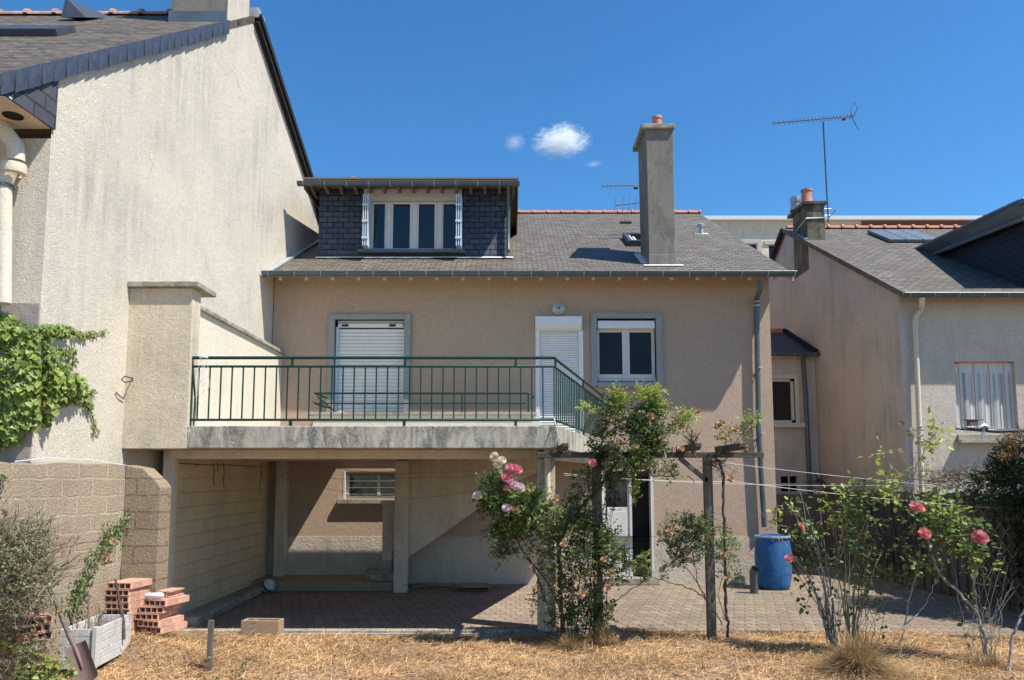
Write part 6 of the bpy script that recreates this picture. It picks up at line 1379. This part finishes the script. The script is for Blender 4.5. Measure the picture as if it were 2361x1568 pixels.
pn = np.sin(bx*2.7+1.3*np.sin(by*3.1))*np.sin(by*4.3+bx)+.5*np.sin(bx*6.1-by*5.2); keep &= ~((pn > .55) & (rng.random(nB) < .72))
bx, by = bx[keep], by[keep]; nB = len(bx)
cl = np.sin(bx*3.1+by*1.7)+np.sin(bx*1.3-by*4.1)
th_ = rng.uniform(0,2*pi,nB); ln = rng.gamma(3,.022,nB)*.9+.02; el_ = rng.normal(.08,.28,nB); wd = rng.uniform(.0012,.0032,nB)
bz_ = GZ-.03+.045*np.clip((10.3-by)/.25,0,1)+.055*np.clip((bx-1.0)*3,0,1)*(1-.6*np.clip((10.3-by)/.25,0,1))+hgt(bx,by)+rng.uniform(0,.035,nB)
dx_ = np.cos(th_)*np.cos(el_)*ln; dy_ = np.sin(th_)*np.cos(el_)*ln; dzz = np.sin(el_)*ln
sx_ = -np.sin(th_)*wd; sy_ = np.cos(th_)*wd; cz_ = rng.uniform(-.012,.02,nB)
P0 = np.stack([bx,by,bz_],-1); P1 = P0+np.stack([dx_*.5,dy_*.5,dzz*.5+cz_],-1); P2 = P0+np.stack([dx_,dy_,dzz],-1); Sd = np.stack([sx_,sy_,np.full(nB,.001)],-1)
VV = np.stack([P0-Sd,P0+Sd,P1-Sd,P1+Sd,P2-Sd*.4,P2+Sd*.4],1).reshape(-1,3); b0 = (np.arange(nB)*6)[:,None]
FF = np.concatenate([b0+np.array([[0,1,3,2]]), b0+np.array([[2,3,5,4]])],1).reshape(-1,4)
tn = np.clip(rng.normal(.52,.30,nB)+.12*cl,0,1)
stw = npmesh('straw', VV, FF, M['blade'], None, np.repeat(tn,2)); tag(stw, 'dry mown straw covering the lawn', 'straw', kind='stuff')
q_ = tuft('dry_grass', at(375,1470,Z=GZ+.12), 500, .16, .30, 'drygrass'); tag(q_, 'heap of raked hay beside the low brick stack', 'hay', kind='stuff')

# ---- the one small cloud (and two wisps), a kilometre off
def cloud(name, px, py, w_, h_, label, dens, seed, sc=.05):
    D_ = 900; c = at(px, py, D_); k = D_/FPX
    m = bpy.data.materials.new('cloud_'+name); m.use_nodes = True; nt = m.node_tree; nt.nodes.remove(nt.nodes['Principled BSDF'])
    pv_ = nt.nodes.new('ShaderNodeVolumePrincipled'); pv_.inputs['Color'].default_value = (1,1,1,1); pv_.inputs['Anisotropy'].default_value = .25
    tc = N(nt,'TexCoord'); ln_ = N(nt,'VectorMath',operation='LENGTH'); L(nt, tc.outputs['Object'], ln_.inputs[0])
    mp = N(nt,'Mapping'); mp.inputs['Location'].default_value = (seed,seed*.7,0); L(nt, tc.outputs['Object'], mp.inputs[0])
    nz = noise(nt, mp.outputs[0], 2.3, 12, .86, 1.6)
    nz = math_(nt,'MULTIPLY_ADD', nz, 2.3, -.60)
    f = math_(nt,'SUBTRACT', nz, math_(nt,'MULTIPLY', math_(nt,'POWER', ln_.outputs['Value'], 1.3), .36)); f = math_(nt,'SUBTRACT', f, .31)
    f = math_(nt,'MAXIMUM', math_(nt,'MULTIPLY', f, dens), 0.0); L(nt, f, pv_.inputs['Density']); L(nt, pv_.outputs[0], nt.nodes['Material Output'].inputs['Volume'])
    import bmesh
    me = bpy.data.meshes.new(name); b = bmesh.new(); bmesh.ops.create_icosphere(b, subdivisions=3, radius=1); b.to_mesh(me); b.free(); me.materials.append(m)
    o = bpy.data.objects.new('cloud', me); COL.objects.link(o); o.location = c; o.scale = (w_*k, (w_+h_)*.35*k, h_*k); o.rotation_euler = (0, radians(-8), 0)
    tag(o, label, 'cloud'); return o
cloud('main', 1294, 325, 80, 46, 'small white puffy cloud in the middle of the blue sky', .62, 1.3)
cloud('wispa', 1187, 328, 30, 24, 'thin wisp of cloud left of the puffy cloud', .22, 4.1)
cloud('wispb', 1370, 378, 24, 9, 'tiny streak of cloud below the puffy cloud', .3, 2.2)
